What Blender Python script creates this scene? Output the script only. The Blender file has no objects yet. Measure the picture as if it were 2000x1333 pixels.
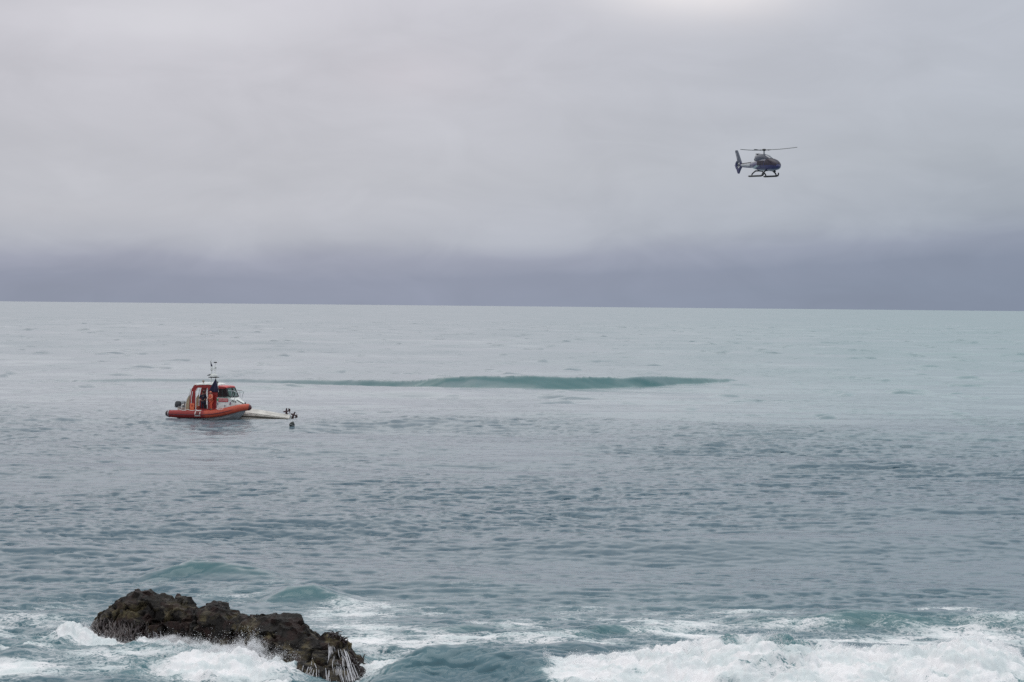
import bpy, bmesh, math, random
import numpy as np
from mathutils import Vector, Matrix
from mathutils.bvhtree import BVHTree

random.seed(7)
C = bpy.context.scene.collection
sc = bpy.context.scene

# ------------------------------------------------------------------ camera
F = 4500.0                       # focal length in pixels of the 2000 px wide photograph
CAMH = 10.4
PITCH = math.atan(68.5 / F)
ROLL = math.radians(0.55)
cam_d = bpy.data.cameras.new('camera'); cam = bpy.data.objects.new('camera', cam_d); C.objects.link(cam)
cam_d.sensor_width = 36.0; cam_d.lens = 36.0 * F / 2000.0
cam_d.clip_start = 0.5; cam_d.clip_end = 200000
Rm = Matrix.Rotation(math.radians(90) - PITCH, 4, 'X') @ Matrix.Rotation(ROLL, 4, 'Z')
cam.matrix_world = Matrix.Translation((0, 0, CAMH)) @ Rm
sc.camera = cam
R3 = np.array(Rm.to_3x3())

def ray(X, Y):
    v = R3 @ np.array([(X - 1000) / F, -(Y - 666.5) / F, -1.0])
    return v
def sea(X, Y, z=0.0):
    """point of the photograph -> world point at height z"""
    v = ray(X, Y); t = (z - CAMH) / v[2]
    return np.array([v[0] * t, v[1] * t, z])
def at(X, Y, d):
    """point of the photograph -> world point at depth d"""
    v = ray(X, Y); t = d / v[1]
    return np.array([v[0] * t, d, CAMH + v[2] * t])

# ------------------------------------------------------------------ world, sun, exposure
def lin(r, g, b):
    f = lambda c: ((c / 255 + 0.055) / 1.055) ** 2.4 if c / 255 > 0.04045 else c / 255 / 12.92
    return (f(r), f(g), f(b))

SUN_EL, SUN_AZ = math.radians(76), math.radians(20)     # high behind the overcast, slightly beyond the sea
w = bpy.data.worlds.new("World"); sc.world = w; w.use_nodes = True
nt = w.node_tree; nt.nodes.clear()

class G:
    """small node graph writer"""
    def __init__(s, nt): s.nt = nt
    def n(s, t, **k):
        nd = s.nt.nodes.new(t)
        for a, b in k.items(): setattr(nd, a, b)
        return nd
    def link(s, a, b):
        if isinstance(a, (int, float)): b.default_value = a
        elif isinstance(a, tuple): b.default_value = a if len(a) == len(b.default_value) else tuple(a) + (1,)
        else: s.nt.links.new(a, b)
    def m(s, op, a, b=0.0, c=0.0, clamp=False):
        nd = s.n('ShaderNodeMath', operation=op, use_clamp=clamp)
        s.link(a, nd.inputs[0]); s.link(b, nd.inputs[1]); s.link(c, nd.inputs[2])
        return nd.outputs[0]
    def sm(s, x, lo, hi, a=0.0, b=1.0):
        nd = s.n('ShaderNodeMapRange', interpolation_type='SMOOTHSTEP')
        s.link(x, nd.inputs['Value']); s.link(lo, nd.inputs['From Min']); s.link(hi, nd.inputs['From Max'])
        s.link(a, nd.inputs['To Min']); s.link(b, nd.inputs['To Max'])
        return nd.outputs[0]
    def mix(s, f, a, b, mode='MIX'):
        nd = s.n('ShaderNodeMix', data_type='RGBA', blend_type=mode, clamp_factor=True)
        s.link(f, nd.inputs[0]); s.link(a, nd.inputs[6]); s.link(b, nd.inputs[7])
        return nd.outputs[2]
    def noise(s, vec, scale, detail=4, rough=0.5, dist=0.0):
        nd = s.n('ShaderNodeTexNoise'); s.link(vec, nd.inputs['Vector'])
        s.link(scale, nd.inputs['Scale']); s.link(detail, nd.inputs['Detail']); s.link(rough, nd.inputs['Roughness'])
        s.link(dist, nd.inputs['Distortion'])
        return nd.outputs[0]
    def comb(s, x, y, z):
        nd = s.n('ShaderNodeCombineXYZ'); s.link(x, nd.inputs[0]); s.link(y, nd.inputs[1]); s.link(z, nd.inputs[2])
        return nd.outputs[0]
    def ramp(s, f, stops, interp='LINEAR'):
        nd = s.n('ShaderNodeValToRGB'); cr = nd.color_ramp; cr.interpolation = interp
        while len(cr.elements) < len(stops): cr.elements.new(0.5)
        for e, (p, c) in zip(cr.elements, stops): e.position = p; e.color = tuple(c) + (1,)
        s.link(f, nd.inputs[0]); return nd.outputs[0]

g = G(nt)
tc = g.n('ShaderNodeTexCoord'); sep = g.n('ShaderNodeSeparateXYZ'); g.link(tc.outputs['Generated'], sep.inputs[0])
dx, dy, dz = sep.outputs
big = g.noise(g.comb(g.m('MULTIPLY', dx, 6.0), g.m('MULTIPLY', dy, 1.5), g.m('MULTIPLY', dz, 19.0)), 1.0, 4, 0.5, 0.4)
fine = g.noise(g.comb(g.m('MULTIPLY', dx, 19.0), g.m('MULTIPLY', dy, 3.0), g.m('MULTIPLY', dz, 46.0)), 1.0, 6, 0.55, 0.9)
# elevation, tilted and wobbled so the cloud base is uneven
side = g.sm(dx, -0.12, 0.26)
elev = g.m('ADD', dz, g.m('MULTIPLY', g.m('SUBTRACT', big, 0.5), 0.020))
elev = g.m('ADD', elev, g.m('MULTIPLY', g.m('SUBTRACT', fine, 0.5), 0.007))
elev = g.m('SUBTRACT', elev, g.m('MULTIPLY', side, 0.012))
q = g.m('POWER', g.m('MAXIMUM', elev, 0.0), 0.5)           # sqrt spreads the stops near the horizon
rt = lambda z: z ** 0.5
col = g.ramp(q, [(0.0, lin(146, 153, 171)), (rt(.010), lin(147, 153, 171)), (rt(.019), lin(160, 164, 180)),
                 (rt(.029), lin(178, 181, 191)), (rt(.055), lin(189, 190, 197)), (rt(.10), lin(198, 197, 204)),
                 (rt(.14), lin(207, 205, 212)), (rt(.20), (.84, .84, .88)), (rt(.34), (1.0, 1.0, 1.0)), (rt(.6), (.95, .95, .96)), (1.0, (.70, .73, .77))])
col = g.mix(g.m('MULTIPLY', side, 0.75), col, g.mix(1.0, col, (0.78, 0.86, 0.90), 'MULTIPLY'))
def blob(cx, cz, rx, rz):
    a = g.m('DIVIDE', g.m('SUBTRACT', dx, cx), rx); b = g.m('DIVIDE', g.m('SUBTRACT', dz, cz), rz)
    r2 = g.m('ADD', g.m('MULTIPLY', a, a), g.m('MULTIPLY', b, b))
    r2 = g.m('ADD', r2, g.m('MULTIPLY', g.m('SUBTRACT', fine, 0.5), 1.1))
    return g.m('EXPONENT', g.m('MULTIPLY', r2, -1.0))
col = g.mix(g.m('MULTIPLY', blob(0.082, 0.137, 0.045, 0.014), 1.1), col, lin(232, 229, 232))
col = g.mix(g.m('MULTIPLY', blob(-0.145, 0.121, 0.050, 0.011), 1.0), col, lin(214, 213, 219))
col = g.mix(g.m('MULTIPLY', blob(-0.045, 0.100, 0.030, 0.012), 0.5), col, lin(210, 206, 213))
col = g.mix(g.m('MULTIPLY', blob(-0.17, 0.040, 0.10, 0.008), 0.30), col, lin(203, 203, 208))
mod = g.m('ADD', 1.0, g.m('MULTIPLY', g.m('SUBTRACT', big, 0.5), 0.30))
mod = g.m('ADD', mod, g.m('MULTIPLY', g.m('SUBTRACT', fine, 0.5), 0.17))
vm = g.n('ShaderNodeVectorMath', operation='SCALE'); g.link(col, vm.inputs[0]); g.link(g.m('MULTIPLY', mod, 10.0), vm.inputs['Scale'])
sky = g.n('ShaderNodeTexSky', sky_type='NISHITA', sun_disc=False, sun_elevation=SUN_EL, sun_rotation=SUN_AZ)
cover = g.mix(0.97, sky.outputs[0], vm.outputs[0])
bg = g.n('ShaderNodeBackground'); g.link(cover, bg.inputs[0]); bg.inputs[1].default_value = 0.1
out = g.n('ShaderNodeOutputWorld'); g.link(bg.outputs[0], out.inputs[0])

sl = bpy.data.lights.new('sun', 'SUN'); sl.energy = 0.9; sl.angle = math.radians(45); sl.color = (1, 0.97, 0.93)
so = bpy.data.objects.new('sun', sl); C.objects.link(so)
sd = Vector((math.sin(SUN_AZ) * math.cos(SUN_EL), math.cos(SUN_AZ) * math.cos(SUN_EL), math.sin(SUN_EL)))
so.rotation_euler = sd.to_track_quat('Z', 'Y').to_euler(); so.location = (0, -50, 80)

sc.view_settings.view_transform = 'Standard'; sc.view_settings.look = 'None'
sc.view_settings.exposure = 0.0; sc.view_settings.gamma = 1.0
sc.render.engine = 'CYCLES'
sc.cycles.use_denoising = False
sc.cycles.max_bounces = 6; sc.cycles.diffuse_bounces = 3; sc.cycles.glossy_bounces = 3

# ------------------------------------------------------------------ numpy noise
rs = np.random.RandomState(11)
PERM = rs.rand(256, 256, 8).astype(np.float32)
def vnoise(x, y, z=None, seed=0):
    """smooth value noise in -1..1"""
    L = PERM[:, :, seed % 8]
    def two(x, y, o):
        xi = np.floor(x).astype(np.int64); yi = np.floor(y).astype(np.int64)
        fx = x - xi; fy = y - yi
        fx = fx * fx * fx * (fx * (fx * 6 - 15) + 10); fy = fy * fy * fy * (fy * (fy * 6 - 15) + 10)
        a = L[(xi + o * 37) & 255, (yi + o * 91) & 255]; b = L[(xi + 1 + o * 37) & 255, (yi + o * 91) & 255]
        c = L[(xi + o * 37) & 255, (yi + 1 + o * 91) & 255]; d = L[(xi + 1 + o * 37) & 255, (yi + 1 + o * 91) & 255]
        return a + (b - a) * fx + (c - a) * fy + (a - b - c + d) * fx * fy
    if z is None: return two(x, y, 0) * 2 - 1
    zi = np.floor(z).astype(np.int64); fz = z - zi; fz = fz * fz * (3 - 2 * fz)
    return (two(x, y, zi) * (1 - fz) + two(x, y, zi + 1) * fz) * 2 - 1
def fbm(x, y, z=None, oct=4, gain=0.5, seed=0, ridged=False, billow=False):
    s = 0; a = 1.0; t = 0
    for o in range(oct):
        n = vnoise(x * 2 ** o + 13.7 * o, y * 2 ** o + 7.1 * o, None if z is None else z * 2 ** o + 3.3 * o, seed + o)
        if ridged: n = 1 - 2 * np.abs(n)
        if billow: n = 2 * np.abs(n) - 1
        s = s + a * n; t += a; a *= gain
    return s / t
def sstep(a, b, x):
    t = np.clip((x - a) / (b - a), 0, 1); return t * t * (3 - 2 * t)

# ------------------------------------------------------------------ sea surface
class Band:
    """directional random wave field on a periodic tile (inverse FFT)"""
    def __init__(s, tile, N, lmin, lmax, slope, spread, rot, seed, power=2.0, head=-90):
        r = np.random.RandomState(seed); s.tile = tile; s.N = N; s.rot = math.radians(rot)
        k1 = np.fft.fftfreq(N, tile / N) * 2 * np.pi
        kx, ky = np.meshgrid(k1, k1, indexing='ij'); k = np.hypot(kx, ky); k[0, 0] = 1
        hd = math.radians(head) - s.rot
        ang = np.arctan2(ky, kx) - hd
        amp = k ** -power * (np.abs(np.cos(ang)) ** spread + 0.03)
        amp *= np.exp(-(2 * np.pi / k / lmax) ** 4) * np.exp(-(lmin * k / 2 / np.pi) ** 4)
        amp[0, 0] = 0
        H = amp * (r.randn(N, N) + 1j * r.randn(N, N))
        f = lambda X: np.real(np.fft.ifft2(X))
        sx, sy = f(1j * kx * H), f(1j * ky * H); sc_ = slope / math.sqrt((sx ** 2).mean() + (sy ** 2).mean())
        s.h = (f(H) * sc_).astype(np.float32)
        s.dx = (f(1j * kx / k * H) * sc_).astype(np.float32); s.dy = (f(1j * ky / k * H) * sc_).astype(np.float32)
    def sample(s, x, y):
        c, q = math.cos(s.rot), math.sin(s.rot)
        u = (x * c + y * q) / s.tile * s.N; v = (-x * q + y * c) / s.tile * s.N
        ui = np.floor(u).astype(np.int64); vi = np.floor(v).astype(np.int64); fu = (u - ui).astype(np.float32); fv = (v - vi).astype(np.float32)
        u0 = ui % s.N; u1 = (ui + 1) % s.N; v0 = vi % s.N; v1 = (vi + 1) % s.N
        o = []
        for A in (s.h, s.dx, s.dy):
            o.append((A[u0, v0] * (1 - fu) + A[u1, v0] * fu) * (1 - fv) + (A[u0, v1] * (1 - fu) + A[u1, v1] * fu) * fv)
        return o[0], o[1] * c - o[2] * q, o[1] * q + o[2] * c

bands = [  # band, shortest wave it holds, chop
    (Band(613, 1024, 4, 60, 0.054, 6, 7, 1), 9.0, 0.6),
    (Band(211, 1024, 0.8, 3.0, 0.110, 3.2, -4, 8, 1.7), 1.4, 1.6),
    (Band(307, 1024, 2.2, 7, 0.100, 4, 11, 6, 1.8), 2.5, 1.2),
    (Band(97, 1024, 0.30, 1.5, 0.185, 3.2, -13, 2, 1.4), 0.5, 1.8),
    (Band(31, 1024, 0.14, 0.7, 0.150, 1.8, 19, 3, 1.6), 0.30, 0.9),
]

def col_axis():
    c = np.linspace(-0.262, 0.262, 1301)
    e = 0.262 * (1.09 ** np.arange(1, 32))
    return np.concatenate([-e[::-1], c, e])
def row_axis():
    r = [30, 36, 42, 47, 51]; y = 54.0; r = r + list(np.arange(52, 56, 0.4))
    y = 56.0
    while y < 76: r.append(y); y += 0.052
    while y < 1500: r.append(y); y *= 1.00165
    k = 1.00165
    while y < 90000: r.append(y); k = min(k * 1.004, 1.03); y *= k
    return np.array(r)
tcol = col_axis(); drow = row_axis()
D, T = np.meshgrid(drow, tcol, indexing='ij')
PX = (D * T).astype(np.float64); PY = D.astype(np.float64)
step = np.gradient(drow)[:, None] * np.ones_like(T)
H = np.zeros_like(PX); OX = np.zeros_like(PX); OY = np.zeros_like(PX)

# --- local sea features, in world metres, found from points of the photograph
def ell(X, Y, rx, ry):
    """soft ellipse mask centred on the sea point seen at X,Y with radii in metres"""
    p = sea(X, Y); return np.exp(-(((PX - p[0]) / rx) ** 2 + ((PY - p[1]) / ry) ** 2))
near = PY < 140
wob = fbm(PX / 3.1, PY / 3.1, oct=3, seed=2)
# calm factor: the long smooth swell face far out
def crest(pts, hgt, front, back, wobble=0.5, seedn=1):
    """a swell whose crest runs through the sea points seen at pts: (X, Y, height factor)"""
    P = [sea(a, b) for a, b, c in pts]; hx = [c for a, b, c in pts]
    xs = np.array([p[0] for p in P]); ys = np.array([p[1] for p in P]); o = np.argsort(xs)
    xq = PX
    yc = np.interp(xq, xs[o], ys[o]) + wobble * vnoise(xq / (front * 1.5), xq * 0 + seedn * 3.3, seed=seedn)
    am = np.interp(xq, xs[o], np.array(hx)[o], left=0, right=0)
    u = PY - yc
    s = np.where(u < 0, np.exp(-(u / front) ** 2), np.exp(-(u / back) ** 2))
    return hgt * am * s, am, u
# far glassy swell (teal streak)
s1, a1, u1 = crest([(60, 741, 0), (180, 744, .16), (420, 746, .28), (600, 748, .36), (700, 750, .42), (800, 753, .52), (870, 756, .80), (930, 757, .93), (1030, 757, 1.0), (1110, 757, .85), (1200, 756, .74),
                     (1290, 754, .58), (1350, 753, .46), (1400, 751, .31), (1430, 749, .16), (1448, 748, 0)], 1.75, 7.0, 12.0, 0.25, 3)
a1 = a1 * (1 + .10 * vnoise(PX / 1.6, PX * 0, seed=6))
s2, a2, u2 = crest([(60, 772, 0), (180, 768, .5), (300, 766, .7), (420, 764, .5), (600, 760, .4), (760, 760, 0)], 0.7, 4.0, 7.0, .6, 4)
Lf = 4.8 * np.maximum(a1, .12)
s1 = np.where(u1 < 0, 1.75 * a1 * np.clip(1 + u1 / Lf, 0, 1) ** 1.1, s1)
H += s1 + s2
tear = 0.5 + 0.5 * vnoise(PX / 9.0, PY / 2.6, seed=2)                    # lighter, rippled tongues inside the streak
glass = sstep(0, .22, a1) * sstep(1.5, -1.0, u1) * sstep(-1.06, -.92, u1 / (4.8 * np.maximum(a1, .12)))
glass *= 1 - sstep(.5, .9, tear) * (0.35 + 0.50 * sstep(-38, -60, PX * 1.0 + 46))
xr_ = sea(1100, 757)[0]
glass = np.maximum(glass * np.maximum(0.30 + 0.70 * sstep(.2, .6, a1), sstep(xr_ - 3, xr_, PX)), .30 * sstep(0, .5, a2) * sstep(1, -1, u2) * sstep(-9, -6, u2))
face = np.zeros_like(PX)
# swell lines of the middle distance
for pts, h_, fr, bk, sd_ in [
    ([(-150, 838, .6), (200, 832, .8), (420, 838, .6), (600, 834, 1), (900, 826, 1), (1110, 822, .9), (1250, 830, .2), (1500, 850, .3), (2200, 850, .2)], .22, 4.0, 6.0, 5),
    ([(-100, 1040, 1), (300, 1036, .9), (560, 1030, .8), (800, 1010, .3), (1200, 996, .8), (1420, 995, .8), (1700, 1004, .8), (2100, 1000, .9)], .20, 2.2, 3.2, 6),
    ([(-100, 1075, .7), (300, 1070, .6), (700, 1060, .5), (1100, 1060, .8), (1500, 1064, .8), (2100, 1060, .9)], .16, 1.8, 2.6, 7),
    ([(-100, 925, .7), (500, 930, .5), (1000, 918, .3), (1500, 905, .5), (2100, 925, .7)], .14, 2.5, 3.6, 1),
    ([(270, 1122, 0), (310, 1121, .5), (370, 1120, 1), (450, 1121, .9), (520, 1123, .5), (560, 1124, 0)], .50, 1.0, 1.7, 2),
    ([(500, 1170, 0), (560, 1166, .9), (610, 1166, 1), (680, 1172, .3), (720, 1175, 0)], .46, .9, 1.5, 3),
    ([(1400, 1216, 0), (1480, 1214, .5), (1560, 1218, .6), (1660, 1222, 1), (1740, 1220, 1), (1850, 1218, .7), (1920, 1222, .8), (2100, 1226, .8)], .50, 1.1, 1.7, 4),
    ([(930, 1272, 0), (1050, 1262, .7), (1180, 1246, .9), (1280, 1236, .8), (1400, 1228, 0)], .30, .7, 1.3, 5),
    ([(760, 1255, 0), (840, 1242, .7), (1000, 1235, .6), (1100, 1230, 0)], .20, .6, 1.0, 6),
]:
    s_, a_, u_ = crest(pts, h_, fr, bk, fr * 0.5, sd_); H += s_
    if fr < 1.2: face = np.maximum(face, a_ * np.exp(-((u_ + .5 * fr) / (.75 * fr)) ** 2))
# the green wave in front of the rock's right end
s_, aE, uE = crest([(715, 1352, 0), (770, 1346, .55), (840, 1340, .95), (930, 1338, 1), (1010, 1345, .7), (1080, 1352, .2), (1120, 1356, 0)], .60, 1.0, 1.5, .2, 7)
H += s_; greenE = np.clip(aE, 0, 1) * np.exp(-((uE + .5) / 1.0) ** 2)
# the breaking wave, lower right
def crest_z(pts, d):        # crest at depth d seen at (X, Y) -> x, z
    return np.array([[at(a, b, d)[0], at(a, b, d)[2]] for a, b in pts])
BD = 62.3
cz = crest_z([(900, 1348), (1000, 1333), (1060, 1322), (1110, 1309), (1170, 1292), (1240, 1279), (1300, 1270), (1370, 1265), (1430, 1252), (1480, 1247), (1530, 1248), (1580, 1262), (1640, 1268),
              (1720, 1272), (1800, 1276), (1870, 1268), (1915, 1262), (1950, 1276), (1990, 1300), (2050, 1310), (2200, 1300), (2500, 1340)], BD)
cz[:, 1] -= np.interp(cz[:, 0], [at(1000, 1300, BD)[0], at(1250, 1300, BD)[0]], [0.02, 0.30]); cz[:, 1] *= sstep(at(930, 1333, BD)[0], at(1080, 1300, BD)[0], cz[:, 0])
zc = np.interp(PX, cz[:, 0], cz[:, 1], left=0, right=0); zc = np.where(PX < cz[0, 0], 0, zc)
zc = np.clip(zc, 0, None)
yb = BD + 0.35 * vnoise(PX / 2.3, PX * 0, seed=5)
ub = PY - yb
roll = zc * np.where(ub > 0, np.exp(-(ub / 1.15) ** 2), 1 / (1 + (np.abs(ub) / 3.6) ** 3))
H += roll
foamB = sstep(0.02, 0.30, zc + .12 * fbm(PX / .8, PY / .8, oct=3, seed=6) - .10) * (.62 + .38 * sstep(at(1010, 1333, BD)[0], at(1230, 1333, BD)[0], PX)) * np.where(ub > 0, np.exp(-(ub / 0.62) ** 4), np.exp(-(ub / 7.5) ** 4))
# water heaped against the rock
spl = 0.30 * ell(450, 1325, 1.7, 1.3) + 0.16 * ell(330, 1290, 1.4, 1.0) + 0.62 * ell(140, 1272, .62, .6) + 0.25 * ell(50, 1300, .7, .9)
H += spl
H -= 0.30 * ell(665, 1340, 1.2, 1.3)
foamS = np.clip(1.25 * ell(450, 1325, 2.3, 2.6) + 1.1 * ell(350, 1275, 2.0, 1.6) + 1.2 * ell(135, 1268, 1.1, 1.0) + 1.0 * ell(560, 1370, 1.0, 1.2) + .8 * ell(40, 1290, 1.2, .7) + .7 * ell(240, 1275, 1.4, .7) + .75 * ell(745, 1325, .9, 2.0), 0, 1.1)

# --- foam cover
foam = np.zeros_like(PX)
for X, Y, rx, ry, a in [
    (760, 1275, 2.2, 2.2, .75), (900, 1262, 2.6, 1.0, .70), (700, 1235, 1.6, 2.0, .50), (1010, 1225, 1.5, 1.6, .58), (1100, 1280, 2.6, .9, .62),
    (1220, 1262, 2.0, .8, .80), (1330, 1246, 2.2, .9, .66), (700, 1180, 1.6, 2.6, .42), (640, 1195, 1.8, 2.2, .42), (860, 1190, 2.0, 2.2, .36), (1230, 1215, 1.5, 1.4, .50),
    (1420, 1205, 2.2, 1.4, .42), (1560, 1225, 2.0, .8, .50), (1600, 1248, 1.8, .8, .60), (1740, 1250, 1.8, .9, .66), (1880, 1240, 2.0, 1.6, .56), (1960, 1215, 1.2, 1.4, .52),
    (1840, 1196, 1.6, .7, .60), (1500, 1195, 1.5, .8, .42), (100, 1180, 2.2, 3.0, .30), (60, 1225, 1.8, 2.0, .34), (150, 1130, 2.0, 2.0, .22), (480, 1160, 2.0, 2.6, .34),
    (300, 1135, 1.4, 1.2, .40), (560, 1135, 1.4, 1.4, .30), (1640, 1205, .9, .35, .6), (1330, 1225, 2, 1.4, .48), (1100, 1190, 1.6, 2.2, .38), (350, 1118, .5, .3, .35),
    (100, 1325, 3.0, 1.0, .50), (240, 1300, 1.5, .9, .6), (0, 1330, 1.5, 1.2, .85), (820, 1322, .8, .5, .7), (1060, 1322, 1.5, .6, .75), (930, 1150, 2, 3, .28), (1300, 1180, 2, 3, .25), (2050, 1250, 2.5, 2.5, .6), (-80, 1250, 2.5, 3, .45)]:
    foam = 1 - (1 - foam) * (1 - a * ell(X, Y, rx * 1.05, ry))
foam *= (PY < 130)
foam *= 0.80 + .55 * fbm(PX / 1.5, PY / 1.0, oct=3, seed=3)
foam += 0.10 * sstep(95, 70, PY) + .20 * sstep(84, 72, PY) * np.clip(.35 + 1.4 * fbm(PX / 2.6, PY / 1.8, oct=3, seed=2), 0, 1)
foam -= 0.22 * greenE
foam -= np.where(zc > .1, .55, 0) * np.exp(-((ub - 2.0) / 1.4) ** 2)
aer = np.clip(foam * 0.55 + 0.12 * sstep(110, 66, PY) + 0.9 * foamB + 0.8 * foamS + .35 * greenE, 0, 1)
foam = np.maximum(foam, np.clip(foamB * 1.25, 0, 1.2)); foam = np.maximum(foam, foamS)
holes = np.clip(1.1 * ell(1425, 1352, .35, .8) + 1.1 * ell(1540, 1356, .9, .9) + .6 * ell(1500, 1300, .35, .4) + .5 * ell(1660, 1335, .4, .5), 0, 1)
foam -= holes * 0.9 * (PY < 70)
thin = fbm(PX / 1.1, PY / 1.3, oct=3, seed=5)
foam -= (PY < 80) * foamB * (0.30 + 0.55 * thin) * sstep(BD - .5, BD - 2.5, PY + .8 * wob) * .9
foam -= (PY < 80) * np.clip(foamS, 0, 1) * np.clip(.15 + .6 * thin, 0, 1) * sstep(-16, -18.5, PX) 
solid = np.clip(np.maximum(foamB, np.clip(foamS, 0, 1)), 0, 1) * (PY < 80)

# --- waves
var_lost = np.full_like(PX, 0.0002)
patch = 0.90 + 0.95 * fbm(PX / 17, PY / 30, oct=4, gain=.6, seed=4)          # gusts: rougher and smoother areas
wind = sstep(235, 190, PY + 8 * vnoise(PX / 12, PX * 0, seed=6))     # smoother water beyond the wind line
WX = fbm(PX / 9.0, PY / 14.0, oct=2, seed=3); WY = fbm(PX / 11.0 + 40, PY / 9.0, oct=2, seed=7)
for b, lmin, chop in bands:
    wgt = np.clip(1.6 - 0.9 * step / lmin, 0, 1)
    hh, ox, oy = b.sample(PX + WX * min(lmin, 2) * 1.2, PY + WY * min(lmin, 2) * 1.2)
    amp = np.ones_like(PX)
    if lmin == 2.5: amp = 2.4 * np.clip(2.2 * fbm(PX / 5.0, PY / 16.0, oct=3, seed=7) - .45, 0, 1) * sstep(150, 230, PY) * (1 - glass)
    elif lmin < 9: amp = amp * (0.62 + 0.38 * wind) * patch * (1 - 0.62 * glass) * (1 - 0.6 * solid)
    if lmin < 9: amp = amp * (1 - 0.25 * greenE) * (1 - .6 * face) * (1 + .45 * sstep(100, 76, PY))
    var_lost += ((1 - wgt) * amp) ** 2 * {9.0: .03, 1.4: .06, 2.5: 0.0, 0.5: .08, .3: .05}[lmin] ** 2
    H += hh * amp * wgt; OX += -ox * chop * amp * wgt; OY += -oy * chop * amp * wgt
for X_, Y_, r_ in ((430, 822, 14.0), (570, 833, 4.0)):
    q_ = sea(X_, Y_); i_ = np.searchsorted(drow, q_[1]); j_ = np.searchsorted(tcol, q_[0] / q_[1])
    H -= (H[i_ - 3:i_ + 4, j_ - 12:j_ + 12].mean()) * np.exp(-(((PX - q_[0]) ** 2 + (PY - q_[1]) ** 2) / r_ ** 2) ** 2)
# boiling lumps in the white water
bl = PY < 80
lump = np.zeros_like(PX)
r0 = int(np.searchsorted(drow, 80))
xs, ys = PX[:r0], PY[:r0]
lump[:r0] = 0.36 * fbm(xs / 1.5, ys / 1.1, oct=5, gain=.60, seed=1, billow=True) + 0.15 * fbm(xs / .42, ys / .34, oct=3, gain=.5, seed=3, billow=True)
H += lump * np.clip(solid, 0, 1) * 0.9 * (.25 + .75 * np.clip(sstep(-1, 3.5, PX - at(1000, 1333, BD)[0]) + (PX < -2.5), 0, 1))
ruff = np.zeros_like(PX); ruff[:r0] = 0.030 * fbm(xs / .22, ys / .25, oct=3, seed=6, ridged=True)
H += ruff * np.clip(foam, 0, 1)
rough = np.clip((2 * var_lost) ** 0.25, 0.10, 0.34)

def grid_mesh(name, X, Y, Z):
    n, m = X.shape
    me = bpy.data.meshes.new(name)
    co = np.stack([X, Y, Z], -1).reshape(-1, 3).astype(np.float32)
    idx = np.arange(n * m, dtype=np.int32).reshape(n, m)
    q = np.stack([idx[:-1, :-1], idx[:-1, 1:], idx[1:, 1:], idx[1:, :-1]], -1).reshape(-1, 4)
    me.vertices.add(n * m); me.vertices.foreach_set('co', co.ravel())
    me.loops.add(q.size); me.loops.foreach_set('vertex_index', q.ravel())
    me.polygons.add(len(q)); me.polygons.foreach_set('loop_start', np.arange(0, q.size, 4, dtype=np.int32))
    me.polygons.foreach_set('loop_total', np.full(len(q), 4, dtype=np.int32))
    me.polygons.foreach_set('use_smooth', np.ones(len(q), dtype=bool))
    me.update(calc_edges=True)
    return me
def attr(me, nm, a):
    at_ = me.attributes.new(nm, 'FLOAT', 'POINT'); at_.data.foreach_set('value', a.ravel().astype(np.float32))

wm = grid_mesh('sea_water', PX + OX, PY + OY, H)
attr(wm, 'foam', foam); attr(wm, 'aer', aer); attr(wm, 'rgh', rough); attr(wm, 'glass', np.maximum(glass, .7 * face * (PY < 100)))
seao = bpy.data.objects.new('sea_water', wm); C.objects.link(seao); seao['kind'] = 'structure'

def newmat(name):
    m = bpy.data.materials.new(name); m.use_nodes = True; m.node_tree.nodes.clear()
    gg = G(m.node_tree); return m, gg
def pbsdf(gg, **k):
    p = gg.n('ShaderNodeBsdfPrincipled')
    for a, b in k.items(): gg.link(b, p.inputs[a.replace('_', ' ')])
    return p
def outp(gg, s, disp=None):
    o = gg.n('ShaderNodeOutputMaterial'); gg.link(s, o.inputs[0])

m_sea, s = newmat('sea')
pos = s.n('ShaderNodeNewGeometry').outputs['Position']
def at_(nm): return s.n('ShaderNodeAttribute', attribute_name=nm).outputs['Fac']
fo, ae, rg, gl = at_('foam'), at_('aer'), at_('rgh'), at_('glass')
sp = s.n('ShaderNodeSeparateXYZ'); s.link(pos, sp.inputs[0])
stv = s.comb(s.m('MULTIPLY', sp.outputs[0], 0.62), sp.outputs[1], 0.0)     # foam streaks lie along the crests
nA = s.noise(stv, 1.7, 9, 0.72, 0.8)
nB = s.noise(stv, 3.6, 5, 0.6, 2.0)
nC = s.noise(stv, 9.0, 5, 0.65, 1.5)
web = lambda n_, k_: s.m('MAXIMUM', s.m('SUBTRACT', 1.0, s.m('MULTIPLY', s.m('ABSOLUTE', s.m('SUBTRACT', n_, 0.5)), k_)), -0.6)
pat = s.m('ADD', s.m('MULTIPLY', nA, 1.0), s.m('ADD', s.m('MULTIPLY', web(nB, 12.0), 0.11), s.m('MULTIPLY', web(nC, 10.0), 0.07)))
val = s.m('ADD', pat, s.m('SUBTRACT', s.m('MULTIPLY', fo, 0.60), 0.84))
fm = s.m('MULTIPLY', s.sm(val, -0.06, 0.14), s.sm(fo, 0.1, 0.95, 0.38, 1.0))
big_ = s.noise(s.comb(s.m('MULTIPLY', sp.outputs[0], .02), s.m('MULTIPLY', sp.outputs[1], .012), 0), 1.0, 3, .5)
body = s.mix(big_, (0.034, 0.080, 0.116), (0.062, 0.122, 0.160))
far_sheen = s.sm(s.m('ADD', sp.outputs[1], s.m('MULTIPLY', big_, 60)), 160, 300)  # far water grows paler: sky reflection painted into the body colour
body = s.mix(far_sheen, body, s.mix(s.sm(s.m('DIVIDE', sp.outputs[0], sp.outputs[1]), -0.05, 0.20), (0.228, 0.268, 0.300), (0.185, 0.268, 0.290)))
body = s.mix(gl, body, (0.028, 0.120, 0.130))
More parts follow.
